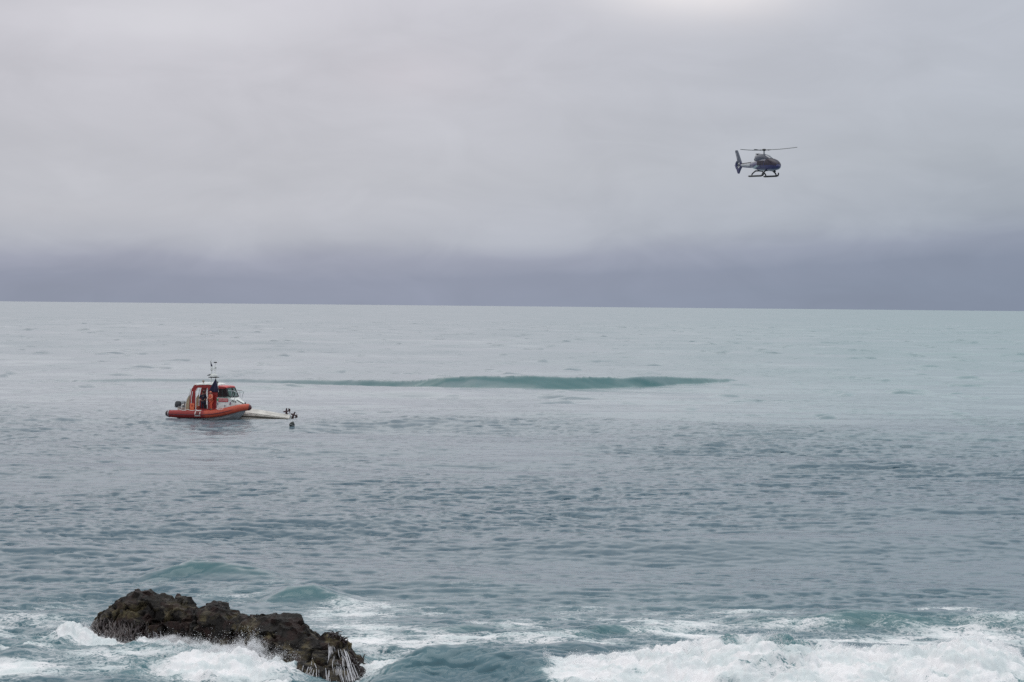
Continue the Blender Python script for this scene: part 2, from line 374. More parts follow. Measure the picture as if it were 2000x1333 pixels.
body = s.mix(s.m('MULTIPLY', ae, 0.75), body, (0.125, 0.25, 0.265))
bn = s.n('ShaderNodeBump'); bn.inputs['Strength'].default_value = 0.25; bn.inputs['Distance'].default_value = 0.03
s.link(s.noise(pos, 7.0, 3, 0.6), bn.inputs['Height'])
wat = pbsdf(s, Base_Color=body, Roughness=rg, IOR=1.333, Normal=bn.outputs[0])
fb = s.n('ShaderNodeBump'); fb.inputs['Strength'].default_value = 0.35; fb.inputs['Distance'].default_value = 0.04
s.link(s.noise(pos, 9.0, 6, 0.7), fb.inputs['Height'])
fcol = s.mix(s.sm(s.noise(pos, 1.1, 5, .6), .38, .60), (0.66, 0.71, 0.72), (0.84, 0.83, 0.84))
fbs = pbsdf(s, Base_Color=fcol, Roughness=0.8, Normal=fb.outputs[0])
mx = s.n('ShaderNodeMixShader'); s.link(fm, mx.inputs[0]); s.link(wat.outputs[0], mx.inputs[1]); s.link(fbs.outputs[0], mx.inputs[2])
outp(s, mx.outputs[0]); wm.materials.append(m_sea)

# height lookup of the sea for placing floats and spray
def sea_h(x, y):
    r = np.searchsorted(drow, y); c = np.searchsorted(tcol, x / y); return float(H[min(r, len(drow) - 1), min(c, len(tcol) - 1)])

#@@OBJECTS@@
# ------------------------------------------------------------------ mesh helpers
class MB:
    """collects shapes and links them as one mesh"""
    def __init__(s): s.v = []; s.f = []
    def add(s, v, f):
        o = len(s.v); s.v += [tuple(p) for p in v]; s.f += [tuple(i + o for i in q) for q in f]; return s
    def box(s, c, size, rot=None, bev=0.02):
        bm = bmesh.new(); bmesh.ops.create_cube(bm, size=1)
        bmesh.ops.scale(bm, vec=size, verts=bm.verts)
        if bev: bmesh.ops.bevel(bm, geom=bm.edges[:], offset=min(bev, min(size) * .3), segments=1, affect='EDGES')
        M = Matrix.Translation(c) @ (rot.to_4x4() if rot else Matrix())
        bmesh.ops.transform(bm, matrix=M, verts=bm.verts); bm.verts.index_update()
        s.add([v.co[:] for v in bm.verts], [[v.index for v in f.verts] for f in bm.faces]); bm.free(); return s
    def tube(s, path, rad, seg=8, caps=True, flat=1.0):
        P = [Vector(p) for p in path]; n = len(P)
        if isinstance(rad, (int, float)): rad = [rad] * n
        rings = []; up0 = Vector((0, 0, 1))
        for i in range(n):
            t = (P[min(i + 1, n - 1)] - P[max(i - 1, 0)]).normalized()
            up = up0 if abs(t.dot(up0)) < .95 else Vector((0, 1, 0))
            a = t.cross(up).normalized(); b = a.cross(t).normalized()
            if i and a.dot(pa) < 0: a, b = -a, -b
            pa = a
            rings.append([P[i] + (a * math.cos(2 * math.pi * k / seg) + b * math.sin(2 * math.pi * k / seg) * flat) * rad[i] for k in range(seg)])
        return s.loft(rings, True, caps)
    def loft(s, rings, closed=True, caps=True):
        m = len(rings[0]); v = [p for r in rings for p in r]; f = []
        for i in range(len(rings) - 1):
            for k in range(m if closed else m - 1):
                k2 = (k + 1) % m
                f.append((i * m + k, i * m + k2, (i + 1) * m + k2, (i + 1) * m + k))
        if caps:
            f.append(tuple(range(m - 1, -1, -1))); f.append(tuple((len(rings) - 1) * m + k for k in range(m)))
        return s.add(v, f)
    def prism(s, poly, y0, y1):
        """polygon in x,z extruded from y0 to y1"""
        n = len(poly); v = [(x, y0, z) for x, z in poly] + [(x, y1, z) for x, z in poly]
        f = [tuple(range(n)), tuple(range(2 * n - 1, n - 1, -1))] + [(i, i + n, (i + 1) % n + n, (i + 1) % n) for i in range(n)]
        return s.add(v, f)
    def ball(s, c, r, seg=12, rings=8):
        r = (r, r, r) if isinstance(r, (int, float)) else r
        R = []
        for i in range(rings + 1):
            a = math.pi * i / rings; q = max(math.sin(a), 1e-3)
            R.append([(c[0] + r[0] * q * math.cos(2 * math.pi * k / seg), c[1] + r[1] * q * math.sin(2 * math.pi * k / seg), c[2] + r[2] * math.cos(a)) for k in range(seg)])
        return s.loft(R, True, True)
    def build(s, name, mat, parent=None, smooth=40):
        me = bpy.data.meshes.new(name); me.from_pydata(s.v, [], s.f); me.validate()
        bm = bmesh.new(); bm.from_mesh(me); bmesh.ops.recalc_face_normals(bm, faces=bm.faces); bm.to_mesh(me); bm.free()
        if smooth:
            me.polygons.foreach_set('use_smooth', [True] * len(me.polygons)); me.set_sharp_from_angle(angle=math.radians(smooth))
        me.materials.append(mat)
        o = bpy.data.objects.new(name, me); C.objects.link(o); o.parent = parent; return o
def thing(name, label, cat, loc=(0, 0, 0), rot=(0, 0, 0), group=None):
    o = bpy.data.objects.new(name, None); C.objects.link(o); o.location = loc; o.rotation_euler = rot
    o.empty_display_size = .3; o['label'] = label; o['category'] = cat
    if group: o['group'] = group
    return o
def tag(o, label, cat=None, kind=None):
    o['label'] = label
    if cat: o['category'] = cat
    if kind: o['kind'] = kind
    return o

def paint(name, c, rough=0.4, metal=0.0, wear=0.12, dirt=None, scale=3.0, **k):
    """painted or plastic surface with uneven fading and a little grime"""
    m, s = newmat(name); p = s.n('ShaderNodeTexCoord').outputs['Object']
    n = s.noise(p, scale, 5, .6, .3)
    dk = tuple(x * (1 - 1.6 * wear) for x in c); lt = tuple(min(1, x * (1 + wear) + wear * .05) for x in c)
    col = s.mix(s.sm(n, .3, .7), dk, lt)
    if dirt:
        col = s.mix(s.m('MULTIPLY', s.sm(s.noise(p, scale * 2.3, 6, .7), .52, .72), .6), col, dirt)
    b = pbsdf(s, Base_Color=col, Roughness=s.sm(n, .2, .8, rough * .8, min(1, rough * 1.2)), Metallic=metal, **k)
    outp(s, b.outputs[0]); return m
def glassmat(name, tint, alpha=0.55):
    m, s = newmat(name)
    a = s.n('ShaderNodeBsdfTransparent'); s.link(tint, a.inputs[0])
    b = pbsdf(s, Base_Color=(.01, .014, .016), Roughness=.06, IOR=1.5)
    x = s.n('ShaderNodeMixShader'); x.inputs[0].default_value = alpha
    s.link(a.outputs[0], x.inputs[1]); s.link(b.outputs[0], x.inputs[2]); outp(s, x.outputs[0]); return m
M_red = paint('red_paint', (.30, .020, .020), .4, dirt=(.12, .03, .03))
M_tube = paint('orange_red_rubber', (.44, .040, .024), .5, dirt=(.22, .03, .025), scale=1.5, wear=.25)
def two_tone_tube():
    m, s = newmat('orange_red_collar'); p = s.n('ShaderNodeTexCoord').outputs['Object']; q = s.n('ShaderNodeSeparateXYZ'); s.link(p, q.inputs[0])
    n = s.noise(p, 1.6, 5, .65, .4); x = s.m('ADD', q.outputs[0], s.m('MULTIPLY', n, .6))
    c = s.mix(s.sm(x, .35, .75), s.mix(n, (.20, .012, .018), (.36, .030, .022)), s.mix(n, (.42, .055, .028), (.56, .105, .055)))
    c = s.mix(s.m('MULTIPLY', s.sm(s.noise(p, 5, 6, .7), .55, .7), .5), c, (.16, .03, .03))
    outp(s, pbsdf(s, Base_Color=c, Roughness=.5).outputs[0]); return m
M_orange = paint('faded_orange', (.72, .16, .07), .55)
M_white = paint('white_gelcoat', (.74, .76, .74), .3, dirt=(.45, .47, .42))
M_offwhite = paint('old_white_gelcoat', (.56, .54, .50), .32, dirt=(.22, .21, .17), scale=1.1, wear=.2)
M_black = paint('black_rubber', (.020, .018, .020), .5)
M_dark = paint('dark_grey_metal', (.045, .05, .055), .4, .3)
M_grey = paint('grey_metal', (.32, .34, .36), .4, .4)
M_steel = paint('brushed_steel', (.55, .58, .60), .3, .8)
M_beige = paint('beige_canvas', (.38, .30, .20), .8)
M_navy = paint('navy_cloth', (.012, .014, .035), .85, scale=9)
M_flag = paint('dark_flag_cloth', (.014, .012, .045), .8, scale=5)
M_susuit = paint('orange_red_suit', (.62, .10, .05), .8, scale=8)
M_pinkish = paint('faded_orange_vest', (.66, .24, .16), .8, scale=8)
M_skin = paint('skin', (.42, .24, .17), .6)
M_hair = paint('dark_hair', (.02, .014, .01), .8)
M_glass = glassmat('cabin_glass', (.55, .75, .70), .45)
M_green = paint('green_paint', (.05, .30, .16), .5)

# ------------------------------------------------------------------ rescue boat
D0 = 206.0
bp = at(410, 820, D0); BZ = 0.0
YAW = math.radians(-20)
boat = thing('rescue_boat', 'red and white inflatable rescue boat with cabin, mast and crew, afloat beside the overturned hull', 'boat', (bp[0], D0, BZ), (0, math.radians(-.3), YAW))
BM = Matrix.Translation((bp[0], D0, BZ)) @ Matrix.Rotation(YAW, 4, 'Z')
# hull
mb = MB(); R = []
for x, hb, zk, zc, zg in [(-2.75, 1.02, -.45, -.10, .62), (-1.5, 1.05, -.47, -.10, .64), (0, 1.05, -.47, -.06, .66), (1.3, .98, -.42, .05, .76), (2.3, .74, -.22, .28, .92), (3.0, .42, .20, .60, 1.05), (3.5, .12, .72, .92, 1.16)]:
    R.append([(x, -hb, zg), (x, -hb * .98, zc), (x, -hb * .5, (zc + zk) / 2 - .04), (x, 0, zk), (x, hb * .5, (zc + zk) / 2 - .04), (x, hb * .98, zc), (x, hb, zg)])
mb.loft(R, True, True); mb.build('hull', paint('grey_hull', (.34, .36, .38), .35, dirt=(.2, .21, .2)), boat, 30)
# inflatable collar
half = [(-3.72, -1.22, .50, .10), (-3.62, -1.22, .50, .24), (-3.35, -1.23, .50, .31), (-2.6, -1.24, .49, .34), (-1.2, -1.25, .49, .345), (.2, -1.25, .52, .345), (1.1, -1.22, .60, .34),
        (1.9, -1.10, .74, .335), (2.6, -.88, .92, .325), (3.15, -.60, 1.07, .31), (3.55, -.32, 1.15, .295)]
full = half + [(3.72, 0, 1.17, .29)] + [(a, -b, c, d) for a, b, c, d in half[::-1]]
def smooth_path(P, n=4):
    o = []
    for i in range(len(P) - 1):
        p0 = np.array(P[max(i - 1, 0)]); p1 = np.array(P[i]); p2 = np.array(P[i + 1]); p3 = np.array(P[min(i + 2, len(P) - 1)])
        for k in range(n):
            t = k / n; o.append(.5 * (2 * p1 + (p2 - p0) * t + (2 * p0 - 5 * p1 + 4 * p2 - p3) * t * t + (3 * p1 - p0 - 3 * p2 + p3) * t ** 3))
    o.append(np.array(P[-1])); return o
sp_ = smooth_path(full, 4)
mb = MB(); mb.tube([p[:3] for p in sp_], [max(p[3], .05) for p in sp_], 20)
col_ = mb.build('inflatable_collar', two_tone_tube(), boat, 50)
for sy in (-1, 1):
    mb = MB(); mb.tube([(-3.80, sy * 1.22, .50), (-3.73, sy * 1.22, .50), (-3.60, sy * 1.22, .50), (-3.50, sy * 1.22, .50)], [.05, .20, .275, .305], 20)
    mb.build('end_cap', M_black, col_)
    mb = MB(); mb.tube([(-3.45, sy * 1.225, .5), (-3.36, sy * 1.225, .5)], [.33, .33], 20); mb.build('reflective_band', M_grey, col_)
mb = MB(); mb.tube([(3.45, 0, 1.14), (3.80, 0, 1.14), (3.98, 0, 1.10), (4.10, 0, 1.06)], [.27, .29, .24, .10], 16); mb.build('nose_fender', paint('dark_red_rubber', (.07, .012, .02), .5), col_)
# rubbing strakes and lifelines on the collar
for sy in (-1, 1):
    P = [(p[0], sy * (abs(p[1]) + p[3] * .98), p[2] - .04) for p in smooth_path(half[2:], 3)]
    mb = MB(); mb.tube(P, .045, 6); mb.build('rubbing_strake', paint('dark_maroon_rubber', (.10, .012, .025), .5), col_)
    for x0, x1 in ((-2.3, -1.45), (-1.45, -.55), (1.35, 2.1)):
        pts = [(x0 + (x1 - x0) * t / 8, sy * (1.25 + .25 * .9), .50 + .42 - .0 + .10 * math.sin(math.pi * t / 8) * -1 + (.12 if x0 > 0 else 0)) for t in range(9)]
        mb = MB(); mb.tube(pts, .02, 5); mb.build('lifeline', M_white, col_)
    # square badge: white frame, dark red field
    mb = MB(); cx, cz_ = -.42, .60; th = .34
    def on(x, z, o=.012):
        dz = z - .50; yy = 1.25 + math.sqrt(max(.345 ** 2 - dz * dz, 0)) + o; return (x, sy * yy, z)
    for (xa, xb, za, zb) in ((-.27, .27, .20, .27), (-.27, .27, -.27, -.20), (-.27, -.20, -.20, .20), (.20, .27, -.20, .20)):
        rr = [[on(cx + xa, cz_ + za + (zb - za) * t / 4) for t in range(5)], [on(cx + xb, cz_ + za + (zb - za) * t / 4) for t in range(5)]]
        mb.loft(rr, False, False)
    mb.build('badge', M_white, col_)
    mb = MB(); mb.loft([[on(cx - .12, cz_ + .15 - .3 * t / 4, .016) for t in range(5)], [on(cx + .12, cz_ + .15 - .3 * t / 4, .016) for t in range(5)]], False, False)
    mb.build('badge_mark', paint('maroon_mark', (.12, .02, .02), .5), col_)
# deck
mb = MB(); mb.box((-.75, 0, .62), (4.0, 1.96, .06)); mb.build('deck', paint('deck_grey', (.2, .21, .22), .7), boat)
mb = MB(); mb.box((-2.72, 0, .72), (.10, 1.9, .62)); mb.build('transom', M_offwhite, boat)
# cabin
cab = MB()
for sy in (-1, 1):
    y0, y1 = sy * .88, sy * .95
    cab.prism([(-1.55, .66), (-1.02, .66), (-.92, 1.6), (-.92, 2.5), (-.74, 2.84), (-.72, 3.12), (-1.05, 3.10), (-1.34, 2.72), (-1.48, 2.1), (-1.55, 1.5)], y0, y1)
    cab.prism([(-.72, 2.84), (.28, 2.84), (.28, 3.12), (-.72, 3.12)], y0, y1)
    cab.prism([(.28, .66), (1.15, .66), (1.15, 2.98), (.28, 3.12)], y0, y1)
    cab.prism([(1.15, 2.80), (2.00, 2.80), (1.96, 2.95), (1.15, 2.98)], y0, y1)
    cab.prism([(-1.02, .66), (.28, .66), (.28, .98), (-1.02, .98)], y0, y1)
    cab.prism([(1.15, 2.03), (1.24, 2.03), (1.24, 2.80), (1.15, 2.80)], y0, y1)
cabin = cab.build('cabin', M_red, boat, 30)
for sy in (-1, 1):   # white corner posts round the open side
    for pts in ([(-1.36, sy * .99, .8), (-1.34, sy * .99, 1.9), (-1.22, sy * .99, 2.5)], [(-.90, sy * .99, .9), (-.90, sy * .99, 2.5), (-.72, sy * .99, 2.80)], [(.26, sy * .99, 1.0), (.26, sy * .99, 2.80)]):
        MB().tube(pts, .036, 6).build('corner_post', M_white, cabin)
mb = MB(); R = []
for x, hb, zt in [(-1.30, .80, 3.06), (-1.15, .92, 3.16), (-.6, .99, 3.24), (.3, .99, 3.28), (1.0, .98, 3.22), (1.2, .94, 3.10)]:
    R.append([(x, -hb, zt - .14), (x, -hb * .96, zt - .03), (x, -hb * .5, zt + .04), (x, 0, zt + .06), (x, hb * .5, zt + .04), (x, hb * .96, zt - .03), (x, hb, zt - .14)])
roof = MB().loft(R).build('roof', M_white, boat, 35)
mb = MB(); R = []
for x, hb, zt in [(1.18, .95, 3.02), (1.7, .95, 3.04), (2.02, .90, 3.0), (2.10, .84, 2.94)]:
    R.append([(x, -hb, zt - .08), (x, -hb * .9, zt), (x, 0, zt + .04), (x, hb * .9, zt), (x, hb, zt - .08)])
MB().loft(R).build('wheelhouse_roof', paint('bright_red_paint', (.55, .06, .06), .35), boat, 35)
# side windows and windscreen, each with a frame
def quad_window(p, name='window', parent=cabin, fr=.035, gm=M_glass, fm_=M_black):
    P = [Vector(q) for q in p]; w_ = MB().add(p, [tuple(range(len(p)))]).build(name, gm, parent, 0)
    MB().tube(P + [P[0]], fr, 5).build('window_frame', fm_, w_); return w_
for sy in (-1, 1):
    y = sy * .93
    quad_window([(1.27, y, 2.08), (1.70, y, 2.08), (1.70, y, 2.78), (1.27, y, 2.78)])
    quad_window([(1.76, y, 2.08), (2.36, y * .98, 2.08), (2.03, y * .97, 2.78), (1.76, y, 2.78)])
    quad_window([(2.42, sy * .88, 2.06), (2.56, sy * .03, 2.06), (2.20, sy * .03, 2.86), (2.07, sy * .86, 2.82)], 'windscreen')
    MB().tube([(-1.02, sy * .80, 1.3), (-1.02, sy * .80, 2.6)], .03, 6).build('grab_pole', M_steel, boat)
# bulkhead inside between cockpit and wheelhouse, with console and seats
mb = MB(); mb.box((.95, 0, 1.25), (.5, 1.3, 1.2)); mb.build('console', M_dark, cabin)
for sy in (-.45, .45):
    mb = MB(); mb.box((-.15, sy, .95), (.35, .34, .6)); mb.box((-.30, sy, 1.45), (.10, .40, .65)); mb.box((-.1, sy, 1.28), (.42, .42, .10)); mb.build('helm_seat', M_black, cabin)
MB().tube([(.70, -.35 + .22 * math.cos(a), 1.85 + .22 * math.sin(a)) for a in np.linspace(0, 2 * math.pi, 17)], .02, 5).build('steering_wheel', M_black, cabin)
# raised white foredeck
R = []
for x, hb, zb, zt in [(1.15, .94, .74, 2.03), (1.9, .93, .82, 2.06), (2.42, .88, .96, 2.04), (2.75, .74, 1.06, 1.86), (3.1, .56, 1.18, 1.64), (3.38, .36, 1.26, 1.46), (3.55, .20, 1.28, 1.36)]:
    R.append([(x, -hb * .97, zb), (x, -hb, (zb + zt) / 2), (x, -hb * .95, zt - .10), (x, -hb * .82, zt), (x, 0, zt + .04), (x, hb * .82, zt), (x, hb * .95, zt - .10), (x, hb, (zb + zt) / 2), (x, hb * .97, zb)])
fore = MB().loft(R).build('foredeck', M_white, boat, 35)
for sy in (-1, 1):
    yy = sy * .965
    m_plate = paint('red_name_plate', (.50, .07, .08), .4)
    pl = MB().box((1.80, yy, 1.78), (.98, .03, .30)).build('name_plate', m_plate, fore)
    mb = MB()
    for i in range(9): mb.box((1.42 + i * .095, yy + sy * .018, 1.80), (.055, .012, .12 + .02 * (i % 2)), bev=0)
    mb.build('lettering', paint('pale_lettering', (.60, .42, .40), .5), pl)
    MB().tube([(1.27, yy - sy * .01, 1.80), (1.27, yy + sy * .02, 1.80)], .10, 14).build('round_emblem', M_green, fore)
    MB().box((1.26, yy, 1.45), (.08, .02, .22)).build('side_marking', paint('grey_marking', (.2, .2, .26), .5), fore)
    MB().prism([(2.42, 1.38), (2.54, 1.35), (2.56, 1.66), (2.46, 1.62)], yy * .97, yy * .985).build('side_marking', paint('purple_marking', (.20, .08, .16), .5), fore)
    MB().box((1.95, yy, 1.28), (.14, .02, .12)).build('side_marking', m_g if False else M_grey, fore)
    mb = MB()
    for i, (x, z) in enumerate(((2.62, 1.72), (2.76, 1.70), (2.90, 1.64))): mb.box((x, sy * (.86 - (x - 2.5) * .45), z), (.07, .05, .16), Matrix.Rotation(sy * -.45, 3, 'Z'), bev=0)
    mb.build('registration_mark', M_black, fore)
# bow rail
for sy in (-1, 1):
    mb = MB(); a = [(2.25, sy * .86, 2.62), (2.75, sy * .80, 2.60), (3.0, sy * .70, 2.50), (2.86, sy * .72, 2.1), (2.80, sy * .72, 1.84)]
    mb.tube(a, .025, 6); mb.tube([(2.55, sy * .80, 2.60), (2.62, sy * .78, 1.95)], .02, 6); mb.build('bow_rail', M_steel, fore)
mb = MB(); mb.tube([(2.98, -.70, 2.5), (3.08, 0, 2.5), (2.98, .70, 2.5)], .025, 6); mb.build('bow_rail', M_steel, fore)
MB().tube([(2.9, -.5, 1.80), (3.2, -.38, 1.62), (3.45, -.2, 1.45)], .045, 6).build('anchor_chain', M_dark, fore)
mb = MB(); mb.tube([(3.50, 0, 1.3), (3.50, 0, 1.58)], .06, 8); mb.tube([(3.50, -.12, 1.52), (3.50, .12, 1.52)], .035, 6); mb.build('mooring_bitt', M_dark, fore)
# aft gear
for sy in (-1, 1):
    MB().prism([(-1.98, .75), (-1.62, .75), (-1.56, 2.15), (-1.66, 2.1), (-1.84, 1.75), (-1.95, 1.3)], sy * .84, sy * .90).build('spray_screen', M_beige, boat)
    MB().tube([(-2.02, sy * .88, .7), (-1.97, sy * .88, 1.35), (-1.82, sy * .88, 1.85), (-1.6, sy * .88, 2.2), (-1.45, sy * .88, 2.75)], .035, 6).build('arch_tube', M_white, boat)
MB().box((-1.25, -.98, 1.12), (.42, .14, .62)).build('gear_bag', M_orange, boat)
MB().box((-1.24, -1.06, 1.24), (.14, .03, .14)).build('bag_patch', M_red, boat)
MB().box((-1.62, 0, .92), (.5, 1.4, .45)).build('locker', M_orange, boat)
for sy in (-.50, .42):
    ob = MB(); ob.tube([(-2.86, sy, .30), (-2.86, sy, 1.05)], .12, 8); ob.box((-2.80, sy, .75), (.18, .26, .45)); ob.box((-2.86, sy, -.2), (.24, .12, .9))
    om = ob.build('outboard_motor', M_dark, boat)
    R = []
    for z, a, b in [(1.02, .20, .17), (1.10, .28, .21), (1.30, .31, .22), (1.50, .29, .20), (1.60, .18, .12)]:
        R.append([(-2.92 + a * math.cos(t) - (1.6 - z) * .1, sy + b * math.sin(t), z) for t in np.linspace(0, 2 * math.pi, 14, endpoint=False)])
    MB().loft(R).build('cowling', M_dark if sy < 0 else M_grey, om)
    MB().box((-2.92, sy, 1.12), (.60, .40, .05)).build('cowling_band', M_grey, om)
MB().tube([(-2.35, -.9, .95), (-2.35, -.9, 1.25), (-2.35, -.5, 1.30)], .05, 6).build('tow_post', M_white, boat)
# mast
mast = MB()
mast.tube([(.10, 0, 3.28), (.20, 0, 4.75)], .04, 8); mast.tube([(.58, 0, 3.28), (.46, 0, 4.75)], .04, 8)
mast.tube([(.12, 0, 4.55), (.55, 0, 4.55)], .03, 6); mast.tube([(.12, 0, 4.05), (.56, 0, 4.05)], .03, 6); mast.tube([(.33, -.55, 4.45), (.33, .55, 4.45)], .03, 6)
mast_o = mast.build('mast', M_white, boat)
MB().tube([(.16, 0, 4.7), (.12, 0, 5.45)], .018, 5).build('antenna', M_white, mast_o)
MB().tube([(.50, 0, 4.7), (.53, 0, 5.05)], .018, 5).build('antenna', M_white, mast_o)
MB().tube([(.33, -.5, 4.45), (.30, -.5, 5.3)], .015, 5).build('antenna', M_white, mast_o)
MB().box((.53, 0, 5.10), (.28, .12, .10)).build('masthead_camera', M_dark, mast_o)
R = [[(.38 + r_ * math.cos(t), r_ * math.sin(t), z) for t in np.linspace(0, 2 * math.pi, 16, endpoint=False)] for z, r_ in [(3.80, .30), (3.84, .36), (3.98, .34), (4.04, .22)]]
rd = MB().loft(R).build('radar_dome', M_white, mast_o)
MB().box((.38, 0, 3.755), (.80, .60, .07)).build('radar_bracket', M_dark, rd)
MB().prism([(.02, 5.22), (.24, 4.78), (.12, 4.72), (.06, 4.9)], -.03, .03).build('pennant', M_flag, mast_o)
MB().box((.0, 0, 3.98), (.34, .5, .07), Matrix.Rotation(-.3, 3, 'Y')).build('spreader_light', M_dark, mast_o)
MB().ball((.16, .0, 4.42), .07).build('navigation_lamp', M_dark, mast_o)
MB().ball((.46, .2, 4.60), .06).build('navigation_lamp', M_dark, mast_o)
mb = MB(); mb.tube([(-.38, -.55, 3.28), (-.38, -.55, 3.36)], .05, 6); mb.ball((-.38, -.55, 3.42), .11); mb.build('searchlight', paint('tan_lamp', (.25, .2, .17), .4), boat)
mb = MB(); mb.tube([(1.12, -.75, 3.12), (1.12, -.75, 3.26)], .05, 6); mb.ball((1.12, -.75, 3.34), .10); mb.build('horn', M_black, boat)
# ensign drooping from a slanted staff
staff = MB().tube([(1.38, -.98, 2.5), (1.12, -.98, 3.72)], .025, 6).build('flag_staff', M_white, boat)
U, V = 14, 12; vv = []; ff = []
for i in range(V + 1):
    t = i / V
    xa, xb = 1.10 + (.42 - 1.10) * t ** .9, 1.14 + (1.40 - 1.14) * t
    for j in range(U + 1):
        u = j / U; vv.append((xa + (xb - xa) * u, -1.04 - .05 * math.sin(u * 9 + t * 2) * t, 3.66 - 1.12 * t - .06 * math.sin(u * 3.1) * t))
for i in range(V):
    for j in range(U): a = i * (U + 1) + j; ff.append((a, a + 1, a + U + 2, a + U + 1))
fl = MB().add(vv, ff).build('ensign', M_flag, boat, 80)
md = fl.modifiers.new('thickness', 'SOLIDIFY'); md.thickness = .01

# ------------------------------------------------------------------ people
def skin_mesh(verts, edges, name, sub=1):
    me = bpy.data.meshes.new(name); me.from_pydata([v[:3] for v in verts], edges, []); o = bpy.data.objects.new(name, me); C.objects.link(o)
    m = o.modifiers.new('s', 'SKIN'); m.use_smooth_shade = True; sk = me.skin_vertices[0].data
    for i, v in enumerate(verts):
        r = v[3]; sk[i].radius = (r, r) if isinstance(r, (int, float)) else r
        sk[i].use_root = (i == 0)
    ss = o.modifiers.new('u', 'SUBSURF'); ss.levels = sub; ss.render_levels = sub
    dg = bpy.context.evaluated_depsgraph_get(); new = bpy.data.meshes.new_from_object(o.evaluated_get(dg)); bpy.data.objects.remove(o)
    new.name = name; return new
def person(loc, rz, label, pose, mats, lean=0.0, h=1.76):
    """pose: dict of joint positions for arms and legs; body, then clothing as children"""
    root = thing('person', label, 'person', loc, (0, 0, rz))
    k = h / 1.76; L = lean
    sp = [(0, 0, .95, .15), (.01 + L * .3, 0, 1.12, .135), (.02 + L * .7, 0, 1.34, .16), (.02 + L, 0, 1.47, .09), (.03 + L * 1.1, 0, 1.53, .055), (.05 + L * 1.25, 0, 1.60, .075), (.05 + L * 1.3, 0, 1.68, .095), (.03 + L * 1.3, 0, 1.75, .06)]
    V_ = list(sp); E = [(i, i + 1) for i in range(len(sp) - 1)]
    V_.append((.145 + L * 1.27, 0, 1.635, .018)); E.append((5, len(V_) - 1))      # nose
    for sy in (-1, 1):                                                            # ears
        V_.append((.04 + L * 1.28, sy * .095, 1.64, .018)); E.append((6, len(V_) - 1))
    Jt = []
    for sy in (-1, 1):
        el, hd = pose['armR' if sy < 0 else 'armL']
        b = len(V_); sh = (.02 + L, sy * .19, 1.43, .065)
        V_ += [sh, (*el, .048), (*hd, .034)]; E += [(3, b), (b, b + 1), (b + 1, b + 2)]
        d = (Vector(hd) - Vector(el)).normalized(); sd_ = d.cross(Vector((0, 0, 1))); sd_ = sd_.normalized() if sd_.length > .1 else Vector((0, 1, 0))
        pm = Vector(hd) + d * .07; V_.append((*pm, .034)); E.append((b + 2, b + 3))
        for q, ln in ((-.030, .075), (-.010, .085), (.010, .080), (.030, .065)):
            p1 = pm + sd_ * q + d * .03; p2 = p1 + d * ln * .5 + Vector((0, 0, -.012)); i0 = len(V_)
            V_ += [(*p1, .010), (*p2, .009)]; E += [(b + 3, i0), (i0, i0 + 1)]
        p1 = Vector(hd) + d * .03 + sd_ * .045 * -sy; i0 = len(V_); V_.append((*p1, .011)); E.append((b + 2, i0)); V_.append((*(p1 + d * .035), .010)); E.append((i0, i0 + 1))
        Jt.append((sh, el, hd))
    Lg = []
    for sy in (-1, 1):
        kn, an = pose['legR' if sy < 0 else 'legL']; b = len(V_)
        V_ += [(0, sy * .10, .88, .085), (*kn, .06), (*an, .045), (an[0] + .17, an[1], an[2] - .04, .035)]
        E += [(0, b), (b, b + 1), (b + 1, b + 2), (b + 2, b + 3)]; Lg.append((kn, an))
    sc_ = lambda vs: [(v[0] * k, v[1] * k, v[2] * k, v[3] * k) for v in vs]
    def link(me, nm, mat):
        me.materials.append(mat); o = bpy.data.objects.new(nm, me); C.objects.link(o); o.parent = root; return o
    link(skin_mesh(sc_(V_), E, 'body'), 'body', M_skin)
    jv = [(sp[0][0], 0, .93, .17), (sp[1][0], 0, 1.12, .16), (sp[2][0], 0, 1.34, .185), (sp[3][0], 0, 1.47, .115)]; je = [(0, 1), (1, 2), (2, 3)]
    for sh, el, hd in Jt:
        b = len(jv); wr = tuple(Vector(el) + (Vector(hd) - Vector(el)) * .9); jv += [(*sh[:3], .085), (*el, .068), (*wr, .05)]; je += [(2, b), (b, b + 1), (b + 1, b + 2)]
    link(skin_mesh(sc_(jv), je, 'jacket'), 'jacket', mats[0])
    tv = [(0, 0, .93, .165)]; te = []
    for (kn, an), sy in zip(Lg, (-1, 1)):
        b = len(tv); tv += [(0, sy * .10, .86, .10), (*kn, .078), (an[0], an[1], an[2] + .05, .062)]; te += [(0, b), (b, b + 1), (b + 1, b + 2)]
    link(skin_mesh(sc_(tv), te, 'trousers'), 'trousers', mats[1])
    for (kn, an) in Lg:
        link(skin_mesh(sc_([(an[0], an[1], an[2] + .08, .055), (an[0], an[1], an[2] - .01, .055), (an[0] + .10, an[1], an[2] - .035, .048), (an[0] + .19, an[1], an[2] - .045, .04)]), [(0, 1), (1, 2), (2, 3)], 'boot'), 'boot', M_black)
    hx = sp[6][0]; mb = MB(); mb.ball(((hx - .02) * k, 0, 1.70 * k), (.115 * k, .105 * k, .10 * k), 14, 8); hr = mb.build('hair', mats[2], root, 60)
    for sy in (-1, 1): MB().ball(((hx + .088) * k, sy * .035 * k, 1.655 * k), .012, 6, 4).build('eye', M_black, root, 60)
    if len(mats) > 3:
        mb = MB(); R = []
        for z, a, b in [(1.02, .19, .20), (1.2, .20, .21), (1.40, .20, .20), (1.47, .14, .15)]:
            R.append([((.02 + L * .7 + a * math.cos(t)) * k, b * math.sin(t) * k, z * k) for t in np.linspace(0, 2 * math.pi, 14, endpoint=False)])
        mb.loft(R).build('life_vest', mats[3], root)
    return root
